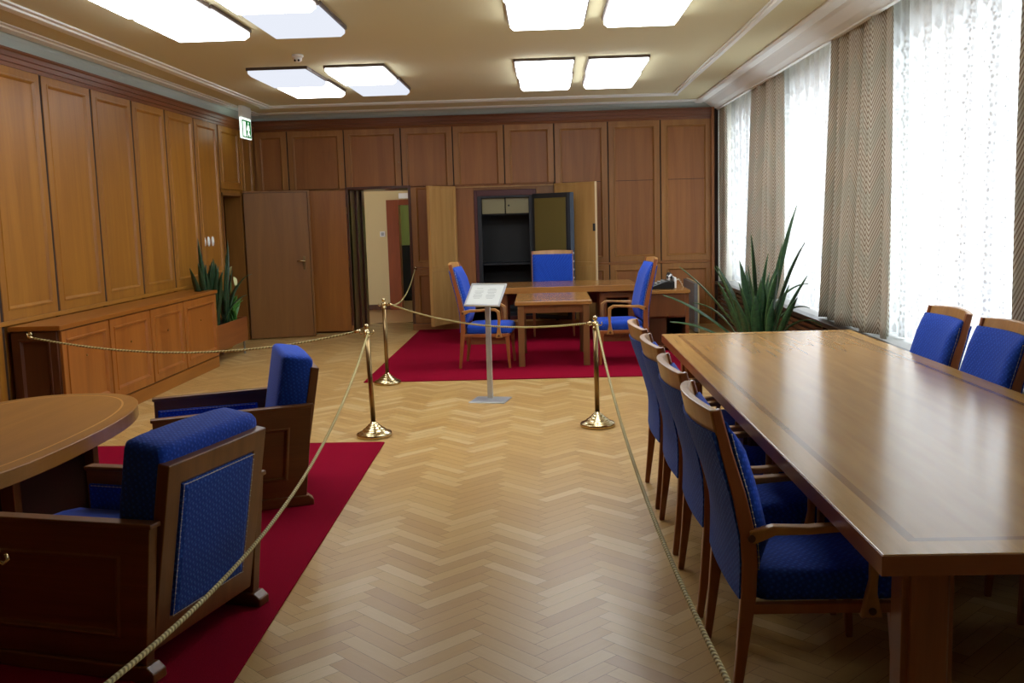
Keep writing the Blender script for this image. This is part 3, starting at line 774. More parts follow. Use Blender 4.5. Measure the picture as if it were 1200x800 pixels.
# tall snake plant: each leaf (dx, dy, azimuth deg, lean, length, width, curl)
t = thing('snake_plant', 'tall snake plant with long sword leaves behind the conference table', 'plant', (1.92, 9.0, .452))
R = math.radians
leaves = [(.1, .0, 5, .16, 1.30, .085, .12), (.02, .02, 170, .05, 1.02, .07, .02), (.12, .05, 10, .28, 1.0, .085, .22), (.13, -.02, 355, .42, .72, .06, .1),
          (-.05, 0, 185, .62, 1.0, .06, .25), (-.1, 0, 180, .85, .9, .05, .35), (-.12, -.05, 190, .35, .66, .075, .1), (-.06, -.1, 200, .2, .62, .09, .1), (0, -.1, 270, .1, .66, .1, .05),
          (.05, -.1, 300, .18, .74, .1, .1), (.1, -.1, 320, .25, .6, .09, .1), (.0, .1, 120, .15, .8, .07, .2), (.06, .08, 40, .2, .85, .07, .5), (.08, .1, 20, .3, .8, .06, 1.2),
          (-.02, .12, 150, .3, .8, .06, .3), (.1, .0, 340, .12, .95, .06, .05), (-.08, .08, 160, .25, .78, .06, .3), (.02, -.02, 20, .07, .85, .08, .1), (.12, .12, 15, .45, .62, .06, 1.4),
          (-.14, .02, 185, 1.05, .7, .05, .4), (.03, .05, 210, .12, .75, .08, .1), (-.03, -.14, 240, .12, .5, .1, .1), (.07, -.14, 290, .1, .46, .1, .1), (.14, -.12, 330, .3, .5, .08, .2),
          (-.1, -.12, 215, .3, .52, .08, .2), (.16, .02, 0, .6, .55, .05, 1.6), (-.1, .1, 170, .5, .62, .05, .9), (.0, .15, 90, .2, .7, .07, .2), (.1, .15, 60, .25, .7, .07, .3)]
mb = MB()
for dx, dy, az, ln, L, W, cu in leaves: blade(mb, (dx, dy * 1.6, 0), R(az), ln, L, W, cu, twist=random.uniform(-.5, .5))
mb.obj('leaves', M['leaf'], t, smooth=True, recalc=False, solid=.006)

# three plants of the left planter
t = thing('snake_plant', 'dark bushy snake plant rising behind the low cabinet end', 'plant', (-4.13, 11.95, .432))
mb = MB()
for k in range(24):
    az = random.choice((random.uniform(235, 300), random.uniform(60, 110), random.uniform(285, 350))); ln = random.uniform(.03, .42)
    if 300 < az < 350: ln *= .5
    blade(mb, (random.uniform(-.05, .09), random.uniform(-.15, .12), 0), R(az), ln, random.uniform(.68, .95), random.uniform(.055, .085), random.uniform(.03, .3), random.uniform(-.6, .6))
blade(mb, (0.02, -.16, 0), R(272), .12, 1.12, .06, .06); blade(mb, (0.03, -.17, 0), R(275), .62, 1.02, .08, .2); blade(mb, (0.04, -.15, 0), R(280), .48, .98, .08, .2)
mb.obj('leaves', M['leaf2'], t, smooth=True, recalc=False, solid=.005)
t = thing('strap_leaf_plant', 'plant with few long arching strap leaves in the middle of the left planter', 'plant', (-4.08, 12.36, .432))
mb = MB()
for az, ln, L, W, cu in ((88, .42, 1.12, .05, -.3), (80, .6, 1.05, .05, .9), (100, .1, .9, .06, .3), (70, .3, .6, .06, .6), (250, .2, .7, .06, .3), (280, .35, .6, .05, .5), (20, .4, .5, .05, .8), (60, .15, .7, .05, .2), (120, .5, .6, .05, 1.), (300, .1, .78, .06, .1)):
    blade(mb, (random.uniform(-.05, .05), random.uniform(-.08, .08), 0), R(az), ln, L, W, cu, random.uniform(-.5, .5))
mb.obj('leaves', M['leaf2'], t, smooth=True, recalc=False, solid=.005)
t = thing('peace_lily', 'small light green leafy plant with pale blooms at the far end of the left planter', 'plant', (-4.08, 12.66, .432))
mb = MB()
for k in range(14):
    blade(mb, (random.uniform(-.05, .05), random.uniform(-.06, .06), 0), R(k * 26 + random.uniform(-8, 8)), random.uniform(.1, .5), random.uniform(.22, .42), random.uniform(.05, .08), random.uniform(.3, 1.1), random.uniform(-.4, .4))
mb.obj('leaves', M['leaf3'], t, smooth=True, recalc=False, solid=.004)
for k, (x, y, h) in enumerate(((.02, -.03, .62), (.05, .05, .48))):
    s_ = MB().tube([(0, 0, 0), (x * .4, y * .4, h * .5), (x, y, h)], .004, 6).obj('stem', M['leaf3'], t, smooth=True)
    mb = MB(); blade(mb, (x, y, h - .01), R(60 + 80 * k), .15, .12, .05, .3, fold=.7); mb.obj('bloom', M['bloom'], s_, smooth=True, recalc=False, solid=.003)

# ------------------------------------------------------------------ carpets
mb = MB().prism([(-1.255, 7.36), (-1.175, 2.2), (-4.0, 2.2), (-4.0, 7.42)], 'Z', .0005, .012)
tag(mb.obj('carpet', M['carpet'], None, bevel=.004), 'crimson carpet under the lounge armchairs and coffee table', 'carpet')
mb = MB().prism([(-1.93, 10.18), (1.85, 10.18), (1.85, 14.93), (-1.93, 14.93)], 'Z', .0005, .012)
tag(mb.obj('carpet', M['carpet'], None, bevel=.004), 'crimson carpet under the writing desk at the far wall', 'carpet')

# ------------------------------------------------------------------ wall cupboard with the safe
t = thing('built_in_cupboard', 'open wall cupboard with two pale oak doors around the safe', 'cupboard', (0, 0, 0))
mb = MB(); mb.box(CX0, CX1, 15.75, 15.78, .1, DH); mb.box(CX0, CX0 + .02, 15.0, 15.75, .1, DH); mb.box(CX1 - .02, CX1, 15.0, 15.75, .1, DH); mb.box(CX0, CX1, 15.0, 15.75, DH - .02, DH); mb.box(CX0, CX1, 15.0, 15.75, .1, .12)
mb.obj('carcass', M['oak_pale'], t)
MB().box(CX0 + .02, -1.045, 15.03, 15.05, .12, DH - .02).obj('filler_panel', M['oak_back'], t)
mb = MB(); mb.box(-.09, CX1 - .02, 15.03, 15.05, .12, DH - .02); mb.box(-1.045, -.09, 15.03, 15.05, 2.105, DH - .02); mb.obj('filler_panel', M['door_brown'], t)
def leaf(hx, hy, ang, w, mir):
    e = bpy.data.objects.new('door', None); COL.objects.link(e); e.parent = t; e.location = (hx, hy, 0); e.rotation_euler = (0, 0, ang)
    sg_ = -1 if mir else 1
    MB().box(min(0, sg_ * w), max(0, sg_ * w), -.012, .012, .12, 2.165).obj('leaf_board', M['oak_pale'], e)
    for face in (-1, 1):
        for z0, z1 in ((.12, .96), (.96, 2.165)):
            q = [(min(0, sg_ * w), face * .012, z0), (max(0, sg_ * w), face * .012, z0), (max(0, sg_ * w), face * .012, z1), (min(0, sg_ * w), face * .012, z1)]
            mb = MB(); mb.rings_quad(q, (0, face, 0), [(0, 0), (0, .012), (.035, .012), (.04, .004)])
            mb.obj('frame', M['oak_pale'], e)
    return e
lf = leaf(CX0, 14.96, math.radians(180 + 62), .70, False)
MB().box(.675, .69, -.03, -.022, 2.06, 2.13).obj('bolt_plate', M['safe_dark'], lf)
rf = leaf(CX1, 14.96, math.radians(-38), .74, False)
k = MB().box(.70, .742, -.034, -.02, 1.45, 1.56).obj('lock_case', M['safe_dark'], rf, bevel=.004)
MB().box(.738, .7425, -.025, .025, .12, 2.165).obj('lit_edge_strip', wood('window_lit_edge', hexc('d8b888'), hexc('e8cfa4'), 'Z'), rf)  # window light on the leaf edge, put in as a pale strip

s = thing('wall_safe', 'tall dark steel safe standing open in the wall cupboard', 'safe', (0, 0, 0))
x0, x1, y0, y1, z0, z1 = -1.04, -.1, 15.02, 15.62, .12, 2.10
mb = MB(); mb.box(x0, x0 + .05, y0, y1, z0, z1); mb.box(x1 - .05, x1, y0, y1, z0, z1); mb.box(x0 + .05, x1 - .05, y0, y1, z1 - .09, z1); mb.box(x0 + .05, x1 - .05, y0, y1, z0, z0 + .06); mb.box(x0 + .05, x1 - .05, y1 - .05, y1, z0 + .06, z1 - .09)
mb.obj('body', M['safe_maroon'], s, bevel=.004)
mb = MB(); a0, a1, b0, b1 = x0 + .05, x1 - .05, z0 + .06, z1 - .09
mb.box(a0, a0 + .06, y0 + .01, y0 + .06, b0, b1); mb.box(a1 - .06, a1, y0 + .01, y0 + .06, b0, b1); mb.box(a0 + .06, a1 - .06, y0 + .01, y0 + .06, b1 - .03, b1); mb.box(a0 + .06, a1 - .06, y0 + .01, y0 + .06, b0, b0 + .06)
mb.obj('inner_frame', M['safe_dark'], s, bevel=.003)
mb = MB(); mb.box(a0, a0 + .01, y0 + .06, y1 - .05, b0, b1); mb.box(a1 - .01, a1, y0 + .06, y1 - .05, b0, b1); mb.box(a0, a1, y1 - .06, y1 - .05, b0, b1); mb.box(a0 + .01, a1 - .01, y0 + .06, y1 - .06, b0 + .06, b0 + .07)
mb.obj('lining', M['safe_inside'], s)
MB().box(a0 + .01, a1 - .01, y0 + .1, y1 - .06, .96, .985).obj('shelf', M['safe_dark'], s)
MB().box(a0 + .01, a1 - .01, y0 + .12, y1 - .06, 1.72, 1.735).obj('shelf', M['safe_dark'], s)
mid = (a0 + a1) / 2
for q0, q1, lk in ((a0 + .065, mid - .008, 0), (mid + .008, a1 - .065, 1)):
    p = MB().box(q0, q1, y0 + .08, y0 + .11, 1.74, 1.975).obj('locker_door', M['safe_olive'], s, bevel=.004)
    if lk: MB().lathe([(.014, 0), (.014, -.01), (.005, -.012)], (q0 + .045, y0 + .08, 1.86), 14, 'Y').obj('lock', M['black'], p)
e = bpy.data.objects.new('door', None); COL.objects.link(e); e.parent = s; e.location = (-.13, 14.93, 0); e.rotation_euler = (0, 0, math.radians(-42))
MB().box(0, .74, -.04, .04, .16, 2.02).obj('door_slab', M['safe_dark'], e, bevel=.006)
MB().box(.05, .66, -.052, -.04, .22, 1.95).obj('olive_lining', M['safe_olive_dark'], e, bevel=.004)
MB().box(.69, .742, -.043, .043, .165, 2.015).obj('edge_plate', M['safe_edge'], e)
for z in (.45, .6, .78, .9, 1.02, 1.14): MB().lathe([(.014, 0), (.014, .016), (.008, .02)], (.742, 0, z), 12, 'X').obj('bolt', M['alu'], e, smooth=False)

# ------------------------------------------------------------------ upholstered chairs
def beads(mb, pts, r, thin=.0011):
    # a row of nail heads strung on a thin welt: one continuous trim
    P, R_ = [], []
    pts = [Vector(p) for p in pts]
    for i, p in enumerate(pts):
        d = ((pts[i + 1] - p) if i + 1 < len(pts) else (p - pts[i - 1])).normalized()
        P += [p - d * r, p, p + d * r]; R_ += [thin, r, thin]
    return mb.tube(P, R_, 6)
def rects(path, widths, thick, yc):
    """rectangular loft in the XZ plane; path = [(x,z)], sections perpendicular."""
    rings = []
    n = len(path)
    for i, (x, z) in enumerate(path):
        a = path[max(0, i - 1)]; b = path[min(n - 1, i + 1)]
        t_ = Vector((b[0] - a[0], 0, b[1] - a[1])).normalized(); nn = Vector((t_.z, 0, -t_.x))
        h = thick[i] / 2; w = widths[i] / 2; c = Vector((x, yc if not isinstance(yc, (list, tuple)) else yc[i], z)); Y = Vector((0, 1, 0))
        rings.append([c + nn * h - Y * w, c + nn * h + Y * w, c - nn * h + Y * w, c - nn * h - Y * w])
    return rings
def interp(path, z):
    for (xa, za), (xb, zb) in zip(path, path[1:]):
        if za <= z <= zb: return xa + (xb - xa) * (z - za) / (zb - za)
    return path[-1][0]
def armchair(name, label, group, ht=1.045, seat=.475, hw=.285, bow=.05):
    t = thing(name, label, 'chair', (0, 0, 0), 0, group)
    sp = [(-.285, 0), (-.262, .2), (-.242, .40), (-.238, .52), (-.245, .62), (-.275, .76), (-.315, .90), (-.35, ht)]
    if ht > 1.1: sp = [(-.285, 0), (-.262, .2), (-.242, .40), (-.238, .54), (-.245, .64), (-.275, .80), (-.325, 1.0), (-.36, ht)]
    zt = sp[-1][1]
    for s_ in (-1, 1):
        mb = MB(); mb.loft(rects(sp, [.024, .03, .036, .036, .036, .034, .032, .03], [.028, .038, .052, .054, .052, .046, .04, .034], s_ * hw))
        mb.obj('rear_leg', M['beech_leg'], t, bevel=.005)
        mb = MB(); mb.loft(rects([(.275, 0), (.262, .2), (.255, .37)], [.024, .034, .042], [.026, .036, .046], s_ * (hw - .01)))
        mb.obj('front_leg', M['beech_leg'], t, bevel=.005)
        MB().box(-.235, .275, s_ * hw - .016, s_ * hw + .016, seat - .135, seat - .10).obj('side_rail', M['beech_leg'], t, bevel=.004)
        za = seat + .165
        ap = [(-.235, za - .03), (-.16, za - .005), (-.05, za), (.06, za + .008), (.13, za + .006), (.168, za - .022), (.172, za - .09), (.168, za - .18), (.165, seat - .06), (.165, seat - .145)]
        mb = MB(); mb.loft(rects(ap, [.032, .040, .046, .05, .048, .042, .034, .028, .03, .03], [.05, .034, .026, .024, .028, .038, .034, .028, .036, .075], [s_ * (hw + .012)] * 2 + [s_ * (hw + .03)] * 4 + [s_ * (hw + .03)] * 2 + [s_ * (hw + .022)] * 2))
        arm = mb.obj('arm', M['beech'], t, bevel=.007, bseg=3)
        mb = MB(); mb.lathe([(.013, 0), (.013, s_ * .006)], (-.235, s_ * (hw + .026), za - .03), 14, 'Y'); mb.lathe([(.013, 0), (.013, s_ * .006)], (.165, s_ * (hw + .036), seat - .12), 14, 'Y')
        mb.obj('joint_plug', M['oak_dark'], arm)
    MB().box(.245, .275, -hw + .01, hw - .01, seat - .135, seat - .10).obj('front_rail', M['beech_leg'], t, bevel=.004)
    MB().box(-.25, -.22, -hw + .01, hw - .01, seat - .135, seat - .10).obj('rear_rail', M['beech_leg'], t, bevel=.004)
    # seat cushion
    mb = MB(); N = 10; rings = []
    x0_, x1_, w_ = -.215, .30, hw - .022
    zb, zt_ = seat - .105, seat
    def rr(ins, z, bulge=0):
        P = []
        x0, x1, w = x0_ + ins, x1_ - ins, w_ - ins; r = .05
        for cx_, cy_, a0_ in ((x1 - r, w - r, 0), (x0 + r, w - r, 90), (x0 + r, -w + r, 180), (x1 - r, -w + r, 270)):
            for k in range(5):
                a = math.radians(a0_ + k * 22.5); P.append((cx_ + r * math.cos(a), cy_ + r * math.sin(a), z))
        return P
    rings = [rr(.012, zb), rr(0, zb + .012), rr(0, zt_ - .035), rr(.012, zt_ - .012), rr(.045, zt_), rr(.14, zt_ + .008)]
    mb.loft(rings); mb.obj('seat', M['blue'], t, smooth=True)
    # backrest: bowed sheet panel behind, padded cushion in front, wooden top rail
    def bx(u): return -bow * (1 - u * u)          # bow towards the back in the middle
    NU = 12; z_lo = seat - .08; z_hi = zt - .075
    def surf(offx, z0, z1, w, nz=8):
        gr = []
        for i in range(nz + 1):
            z = z0 + (z1 - z0) * i / nz
            k = max(0, min(1, (z - seat) / (zt - seat)))
            gr.append([(interp(sp, z) + bx(-1 + 2 * j / NU) * (.25 + .75 * k) + offx, (-1 + 2 * j / NU) * w, z) for j in range(NU + 1)])
        return gr
    A = surf(-.032, z_lo, z_hi, hw + .012); B = surf(-.016, z_lo, z_hi, hw + .012)
    mb = MB(); mb.sheet(A); mb.sheet(B)
    def close(mb, A, B):
        per = lambda G: [G[0][j] for j in range(NU + 1)] + [G[i][NU] for i in range(1, len(G))] + [G[-1][j] for j in range(NU - 1, -1, -1)] + [G[i][0] for i in range(len(G) - 2, 0, -1)]
        mb.loft([per(A), per(B)], caps=False)
    close(mb, A, B); bmesh.ops.remove_doubles(mb.b, verts=mb.b.verts[:], dist=1e-5)
    back = mb.obj('backrest', M['blue_back'], t, smooth=False)
    # front pad
    z0p, z1p = seat + .0, zt - .045
    F = []; nz = 10
    for i in range(nz + 1):
        s_ = i / nz; z = z0p + (z1p - z0p) * s_
        k = max(0, min(1, (z - seat) / (zt - seat)))
        puff = .062 * min(1, 4 * s_ + .2, 4.5 * (1 - s_) + .25)
        F.append([(interp(sp, z) + bx(-1 + 2 * j / NU) * (.25 + .75 * k) + .022 + puff * min(1, 5 * (1 - abs(-1 + 2 * j / NU)) + .45), (-1 + 2 * j / NU) * (hw + .004), z) for j in range(NU + 1)])
    Bk = []
    for i in range(nz + 1):
        z = z0p + (z1p - z0p) * i / nz; k = max(0, min(1, (z - seat) / (zt - seat)))
        Bk.append([(interp(sp, z) + bx(-1 + 2 * j / NU) * (.25 + .75 * k) + .02, (-1 + 2 * j / NU) * (hw + .004), z) for j in range(NU + 1)])
    mb = MB(); mb.sheet(F); mb.sheet(Bk); close(mb, F, Bk); bmesh.ops.remove_doubles(mb.b, verts=mb.b.verts[:], dist=1e-5)
    pad = mb.obj('back_pad', M['blue'], t, smooth=True)
    for s_ in (-1, 1):
        mb = MB()
        row = []
        for i in range(22):
            z = z0p + .02 + (z1p - z0p - .06) * i / 21
            row.append((interp(sp, z) + .033, s_ * (hw + .005), z))
        beads(mb, row, .0034)
        mb.obj('nail_trim', M['nail'], pad)
    # top rail
    gr = []
    rings = []
    for j in range(NU + 1):
        u = -1 + 2 * j / NU
        c = Vector((0, u * (hw + .014), 0))
        def pt(dx, z): return (interp(sp, min(z, zt)) + bx(u) + dx, u * (hw + .014), z + .012 * (1 - u * u))
        rings.append([pt(-.022, zt - .088), pt(.014, zt - .088), pt(.012, zt + .0), pt(-.020, zt + .0)])
    mb = MB(); mb.loft(rings); mb.obj('top_rail', M['beech'], t, bevel=.006)
    return t
M['nail'] = plain('upholstery_nail', hexc('d0ccc0'), .35, .7)

G1 = 'blue chairs on the near side of the conference table'
G2 = 'blue chairs on the window side of the conference table'
cc = armchair('conference_chair', 'blue conference chair on the left of the long table, nearest the viewpoint', G1)
cc.location = (.905, 3.51, 0)
for y, lab in ((4.28, 'blue conference chair on the left of the long table, second from the viewpoint'), (5.05, 'blue conference chair on the left of the long table, third from the viewpoint'), (5.82, 'blue conference chair on the left of the long table, farthest from the viewpoint')):
    copy_tree(cc, (.905, y, 0), 0, lab, G1)
for y, lab in ((6.20, 'blue conference chair on the window side of the table, farthest one beside the big curtain'), (5.42, 'blue conference chair on the window side, cut by the right picture edge'), (4.45, 'blue conference chair on the window side of which only a leg shows under the table'), (3.60, 'nearest conference chair on the window side, a leg showing right of the table leg')):
    copy_tree(cc, (2.17, y, 0), PI, lab, G2)

ac = armchair('visitor_armchair', 'tall blue armchair facing right, left of the small side table', 'tall blue armchairs at the desk', ht=1.17, seat=.49, hw=.285, bow=.035)
ac.location = (-.665, 11.19, .0125); ac.rotation_euler = (0, 0, math.radians(-4))
copy_tree(ac, (.86, 11.25, .0125), PI + math.radians(4), 'tall blue armchair facing left, right of the small side table', 'tall blue armchairs at the desk')
copy_tree(ac, (.12, 13.95, .0125), -PI / 2, 'blue chair behind the writing desk in front of the safe', 'tall blue armchairs at the desk')

# ------------------------------------------------------------------ conference table
t = thing('conference_table', 'long glossy oak conference table on the right', 'table', (.90 + TABLE_HX, 2.606 + TABLE_HY, 0))
MB().box(-TABLE_HX, TABLE_HX, -TABLE_HY, TABLE_HY, .70, .76).obj('tabletop', M['table'], t, bevel=.003)
mb = MB(); e = .004; HX, HY = TABLE_HX, TABLE_HY
mb.box(-HX - e, HX + e, -HY - e, -HY, .7005, .757); mb.box(-HX - e, HX + e, HY, HY + e, .7005, .757); mb.box(-HX - e, -HX, -HY, HY, .7005, .757); mb.box(HX, HX + e, -HY, HY, .7005, .757)
mb.obj('edge_band', wood('reddish_edge_veneer', hexc('7e4420'), hexc('985a2e'), 'X', rough=.3), t)
mb = MB(); mb.box(-.6, .6, -2.3, -2.26, .64, .70); mb.box(-.6, .6, 2.26, 2.3, .64, .70); mb.box(-.6, -.56, -2.26, 2.26, .64, .70); mb.box(.56, .6, -2.26, 2.26, .64, .70)
mb.obj('apron', M['desk_v'], t)
for sx in (-1, 1):
    for yy in (-2.28, 0, 2.28):
        mb = MB()
        pr = [(-.045, -.075), (.045, -.075), (.055, -.063), (.055, -.045), (.075, -.045), (.075, .045), (.055, .045), (.055, .063), (.045, .075), (-.045, .075), (-.055, .063), (-.055, .045), (-.075, .045), (-.075, -.045), (-.055, -.045), (-.055, -.063)]
        mb.prism([(a + sx * .53, b + yy) for a, b in pr], 'Z', 0, .70)
        mb.obj('leg', M['table_leg'] if 'table_leg' in M else M.setdefault('table_leg', wood('table_leg_oak', hexc('7a4522'), hexc('96592e'), 'Z', rough=.3)), t, bevel=.003)

# ------------------------------------------------------------------ desk group
t = thing('writing_desk', 'large oak writing desk on the crimson carpet before the safe', 'desk', (0.12, 13.5, .012))
MB().box(-1.26, 1.09, -.56, .56, .668, .75).obj('desk_top', M['desk'], t, bevel=.006)
for sx, nm in ((-1, 'left'), (1, 'right')):
    xa, xb = (-1.2, -.62) if sx < 0 else (.60, 1.075)
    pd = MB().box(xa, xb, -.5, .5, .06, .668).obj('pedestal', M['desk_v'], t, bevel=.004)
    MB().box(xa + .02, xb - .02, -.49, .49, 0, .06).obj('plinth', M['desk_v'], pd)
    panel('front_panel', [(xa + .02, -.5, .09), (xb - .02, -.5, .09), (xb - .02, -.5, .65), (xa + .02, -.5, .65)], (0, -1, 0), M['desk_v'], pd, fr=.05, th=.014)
    for k in range(3):
        dr = MB().box(xa + .02, xb - .02, .5, .516, .1 + k * .19, .27 + k * .19).obj('drawer', M['desk_v'], pd, bevel=.003)
        MB().lathe([(.012, 0), (.012, .02), (.005, .024)], ((xa + xb) / 2, .516, .19 + k * .19), 12, 'Y').obj('knob', M['brass_dark'], dr)
MB().box(-.62, .60, .30, .33, .45, .668).obj('modesty_rail', M['desk_v'], t)

t = thing('side_table', 'small oblong oak table standing before the writing desk', 'table', (.09, 11.55, .012))
MB().box(-.43, .43, -.6, .6, .69, .735).obj('tabletop', M['desk'], t, bevel=.006)
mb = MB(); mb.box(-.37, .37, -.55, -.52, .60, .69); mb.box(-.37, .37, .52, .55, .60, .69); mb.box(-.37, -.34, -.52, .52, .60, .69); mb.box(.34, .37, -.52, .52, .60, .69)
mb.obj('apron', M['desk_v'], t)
for sx in (-1, 1):
    for sy in (-1, 1): MB().box(sx * .365 - .035, sx * .365 + .035, sy * .545 - .035, sy * .545 + .035, 0, .69).obj('leg', M['side_leg'] if 'side_leg' in M else M.setdefault('side_leg', wood('side_table_leg', hexc('6e4622'), hexc('8a5c30'), 'Z')), t, bevel=.004)

t = thing('desk_return', 'brown side cupboard with the telephone on top, right of the writing desk', 'side cupboard', (1.49, 12.75, .012))
X0, X1 = -.26, .26
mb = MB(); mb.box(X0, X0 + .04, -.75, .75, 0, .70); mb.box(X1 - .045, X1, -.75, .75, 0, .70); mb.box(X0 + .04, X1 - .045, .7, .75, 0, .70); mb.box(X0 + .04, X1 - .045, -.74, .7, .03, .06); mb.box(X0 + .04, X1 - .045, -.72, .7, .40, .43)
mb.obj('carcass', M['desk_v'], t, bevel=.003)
MB().box(X0 - .012, X1 + .012, -.78, .76, .70, .74).obj('top', M['desk'], t, bevel=.004)
p = MB().box(X0 + .042, X1 - .047, -.755, -.735, .42, .695).obj('drawer', M['desk_v'], t, bevel=.003)
MB().lathe([(.009, 0), (.009, -.006)], (0, -.755, .44), 12, 'Y').obj('keyhole', M['brass'], p)
MB().box(X0 + .05, X0 + .25, -.70, -.68, .06, .40).obj('inner_door', M['oak_dark'], t, bevel=.003)

# grey panel beside it
t = thing('standing_panel', 'grey veined upright panel with beige edge beside the telephone cupboard', 'panel', (2.10, 14.23, 0))
MB().box(-.03, .02, -.53, .53, .03, .70).obj('slab', M['marble'], t, bevel=.004)
mb = MB(); mb.box(.018, .036, -.545, .545, .0, .712); mb.obj('edge_frame', M['beige'], t, bevel=.003)

# telephone
tz = .752
t = thing('telephone', 'black telephone set with white trimmed handset on the side cupboard', 'telephone', (1.47, 12.28, tz)); t.scale = (1.1, 1.1, 1.1)
mb = MB().prism([(-.19, 0), (.10, 0), (.13, .03), (.12, .085), (.04, .10), (-.18, .025)], 'Y', -.12, .14); mb.obj('body', M['black'], t, bevel=.012, bseg=3)
mb = MB()
for i in range(4):
    for j in range(4): mb.box(-.135 + i * .04, -.108 + i * .04, -.085 + j * .05, -.05 + j * .05, .044 + i * .0136, .056 + i * .0136)
mb.obj('keypad', M['grey_plastic'], t)
for k, yy in enumerate((-.02, .09)):
    h = MB().tube([(.06, yy - .07, .12), (.065, yy - .05, .15), (.075, yy, .165), (.085, yy + .05, .15), (.09, yy + .07, .12)], [.026, .022, .018, .022, .026], 12).obj('handset', M['black'], t, smooth=True)
    mb = MB(); mb.tube([(.055, yy - .075, .095), (.06, yy - .075, .14), (.08, yy - .07, .165)], [.014, .014, .01], 10); mb.tube([(.1, yy + .075, .095), (.1, yy + .075, .15)], [.014, .014], 10)
    mb.obj('white_trim', M['white_plastic'], h, smooth=True)
MB().box(.115, .135, -.13, .13, .01, .13).obj('side_trim', M['white_plastic'], t, bevel=.006)
cp = [(.13, .05, .09)]
for k in range(40):
    a = k * 1.2; s_ = k / 39
    cp.append((.14 + .10 * s_ + .006 * math.cos(a), .02 + .05 * s_, .085 - .085 * s_ + .05 * math.sin(s_ * PI) + .006 * math.sin(a)))
cp += [(.275, .075, -.03), (.278, .08, -.3), (.28, .09, -.55), (.285, .12, -.67)]
MB().tube(cp, .004, 6).obj('cord', M['cord'], t, smooth=True)

# ------------------------------------------------------------------ information stand
t = thing('information_stand', 'silver floor stand with a tilted framed text sheet before the desk carpet', 'information stand', (-.53, 9.03, 0), math.radians(-12))
mb = MB(); mb.rings_quad([(-.17, -.15, 0), (.17, -.15, 0), (.17, .15, 0), (-.17, .15, 0)], (0, 0, 1), [(0, 0), (0, .006), (.012, .012), (.12, .022)])
mb.obj('base_plate', M['alu'], t, bevel=.002)
mb = MB(); mb.prism([(-.022, -.015), (.022, -.015), (.028, 0), (.022, .015), (-.022, .015), (-.028, 0)], 'Z', .015, .965)
mb.obj('pole', M['alu'], t, bevel=.003)
fr = bpy.data.objects.new('sign_head', None); COL.objects.link(fr); fr.parent = t; fr.location = (-.017, .0, .985); fr.rotation_euler = (math.radians(47), 0, math.radians(-11))
a, b, w = .18, .13, .015
MB().box(-a, a, -b, b, -.006, .002).obj('back_board', M['alu'], fr)
mb = MB(); mb.box(-a, a, -b, -b + w, .002, .012); mb.box(-a, a, b - w, b, .002, .012); mb.box(-a, -a + w, -b + w, b - w, .002, .012); mb.box(a - w, a, -b + w, b - w, .002, .012)
mb.obj('frame', M['alu'], fr, bevel=.003)
sh = MB().box(-a + w, a - w, -b + w, b - w, .002, .004).obj('text_sheet', M['paper'], fr)
mb = MB()
for cx_ in (-.075, .055):
    for k in range(9):
        if cx_ < 0 and k == 1: continue
        wl2 = .045 * (1 if k % 4 else .7)
        mb.box(cx_ - wl2, cx_ + wl2, .07 - k * .014, .0735 - k * .014, .004, .0045)
mb.obj('printed_text', M['ink'], sh)

# ------------------------------------------------------------------ stanchions and ropes
def stanchion(label, loc, lean=(0, 0)):
    t = thing('rope_stanchion', label, 'stanchion', loc, 0, 'brass rope stanchions')
    t.rotation_euler = (lean[0], lean[1], 0)
    MB().lathe([(.128, 0), (.139, .004), (.142, .014), (.14, .028), (.132, .036), (.12, .038), (.116, .043), (.102, .049), (.092, .051), (.09, .060), (.078, .068), (.066, .071), (.064, .080), (.052, .087), (.046, .089), (.044, .098), (.032, .105), (.025, .107), (.023, .12)], seg=40).obj('base', M['brass'], t, smooth=True)
    MB().lathe([(.0195, .11), (.0195, .80)], seg=20).obj('pole', M['brass_dark'], t, smooth=True)
    MB().lathe([(.0195, .79), (.026, .795), (.026, .805), (.02, .81), (.02, .83), (.027, .836), (.027, .844), (.014, .85), (.01, .86), (.016, .866), (.02, .876), (.018, .888), (.01, .896), (.002, .898)], seg=20).obj('finial', M['brass'], t, smooth=True)
    for k in range(4):
        a = k * PI / 2; ca, sa = math.cos(a), math.sin(a)
        MB().tube([(.02 * ca, .02 * sa, .825), (.045 * ca, .045 * sa, .818), (.055 * ca, .055 * sa, .83), (.05 * ca, .05 * sa, .845)], .005, 8).obj('hook', M['brass'], t, smooth=True)
    return t
stanchion('brass stanchion at the corner of the lounge carpet', (-1.375, 7.60, 0), (0, math.radians(-1.6)))
stanchion('brass stanchion at the left front corner of the desk carpet', (-1.66, 10.08, 0), (0, math.radians(-.3)))
stanchion('brass stanchion standing alone on the parquet by the conference chairs', (.40, 7.80, 0), (0, math.radians(-.4)))
stanchion('brass stanchion at the left picture edge of which only the round knob shows', (-1.555, 2.47, .012), (0, math.radians(4.2)))

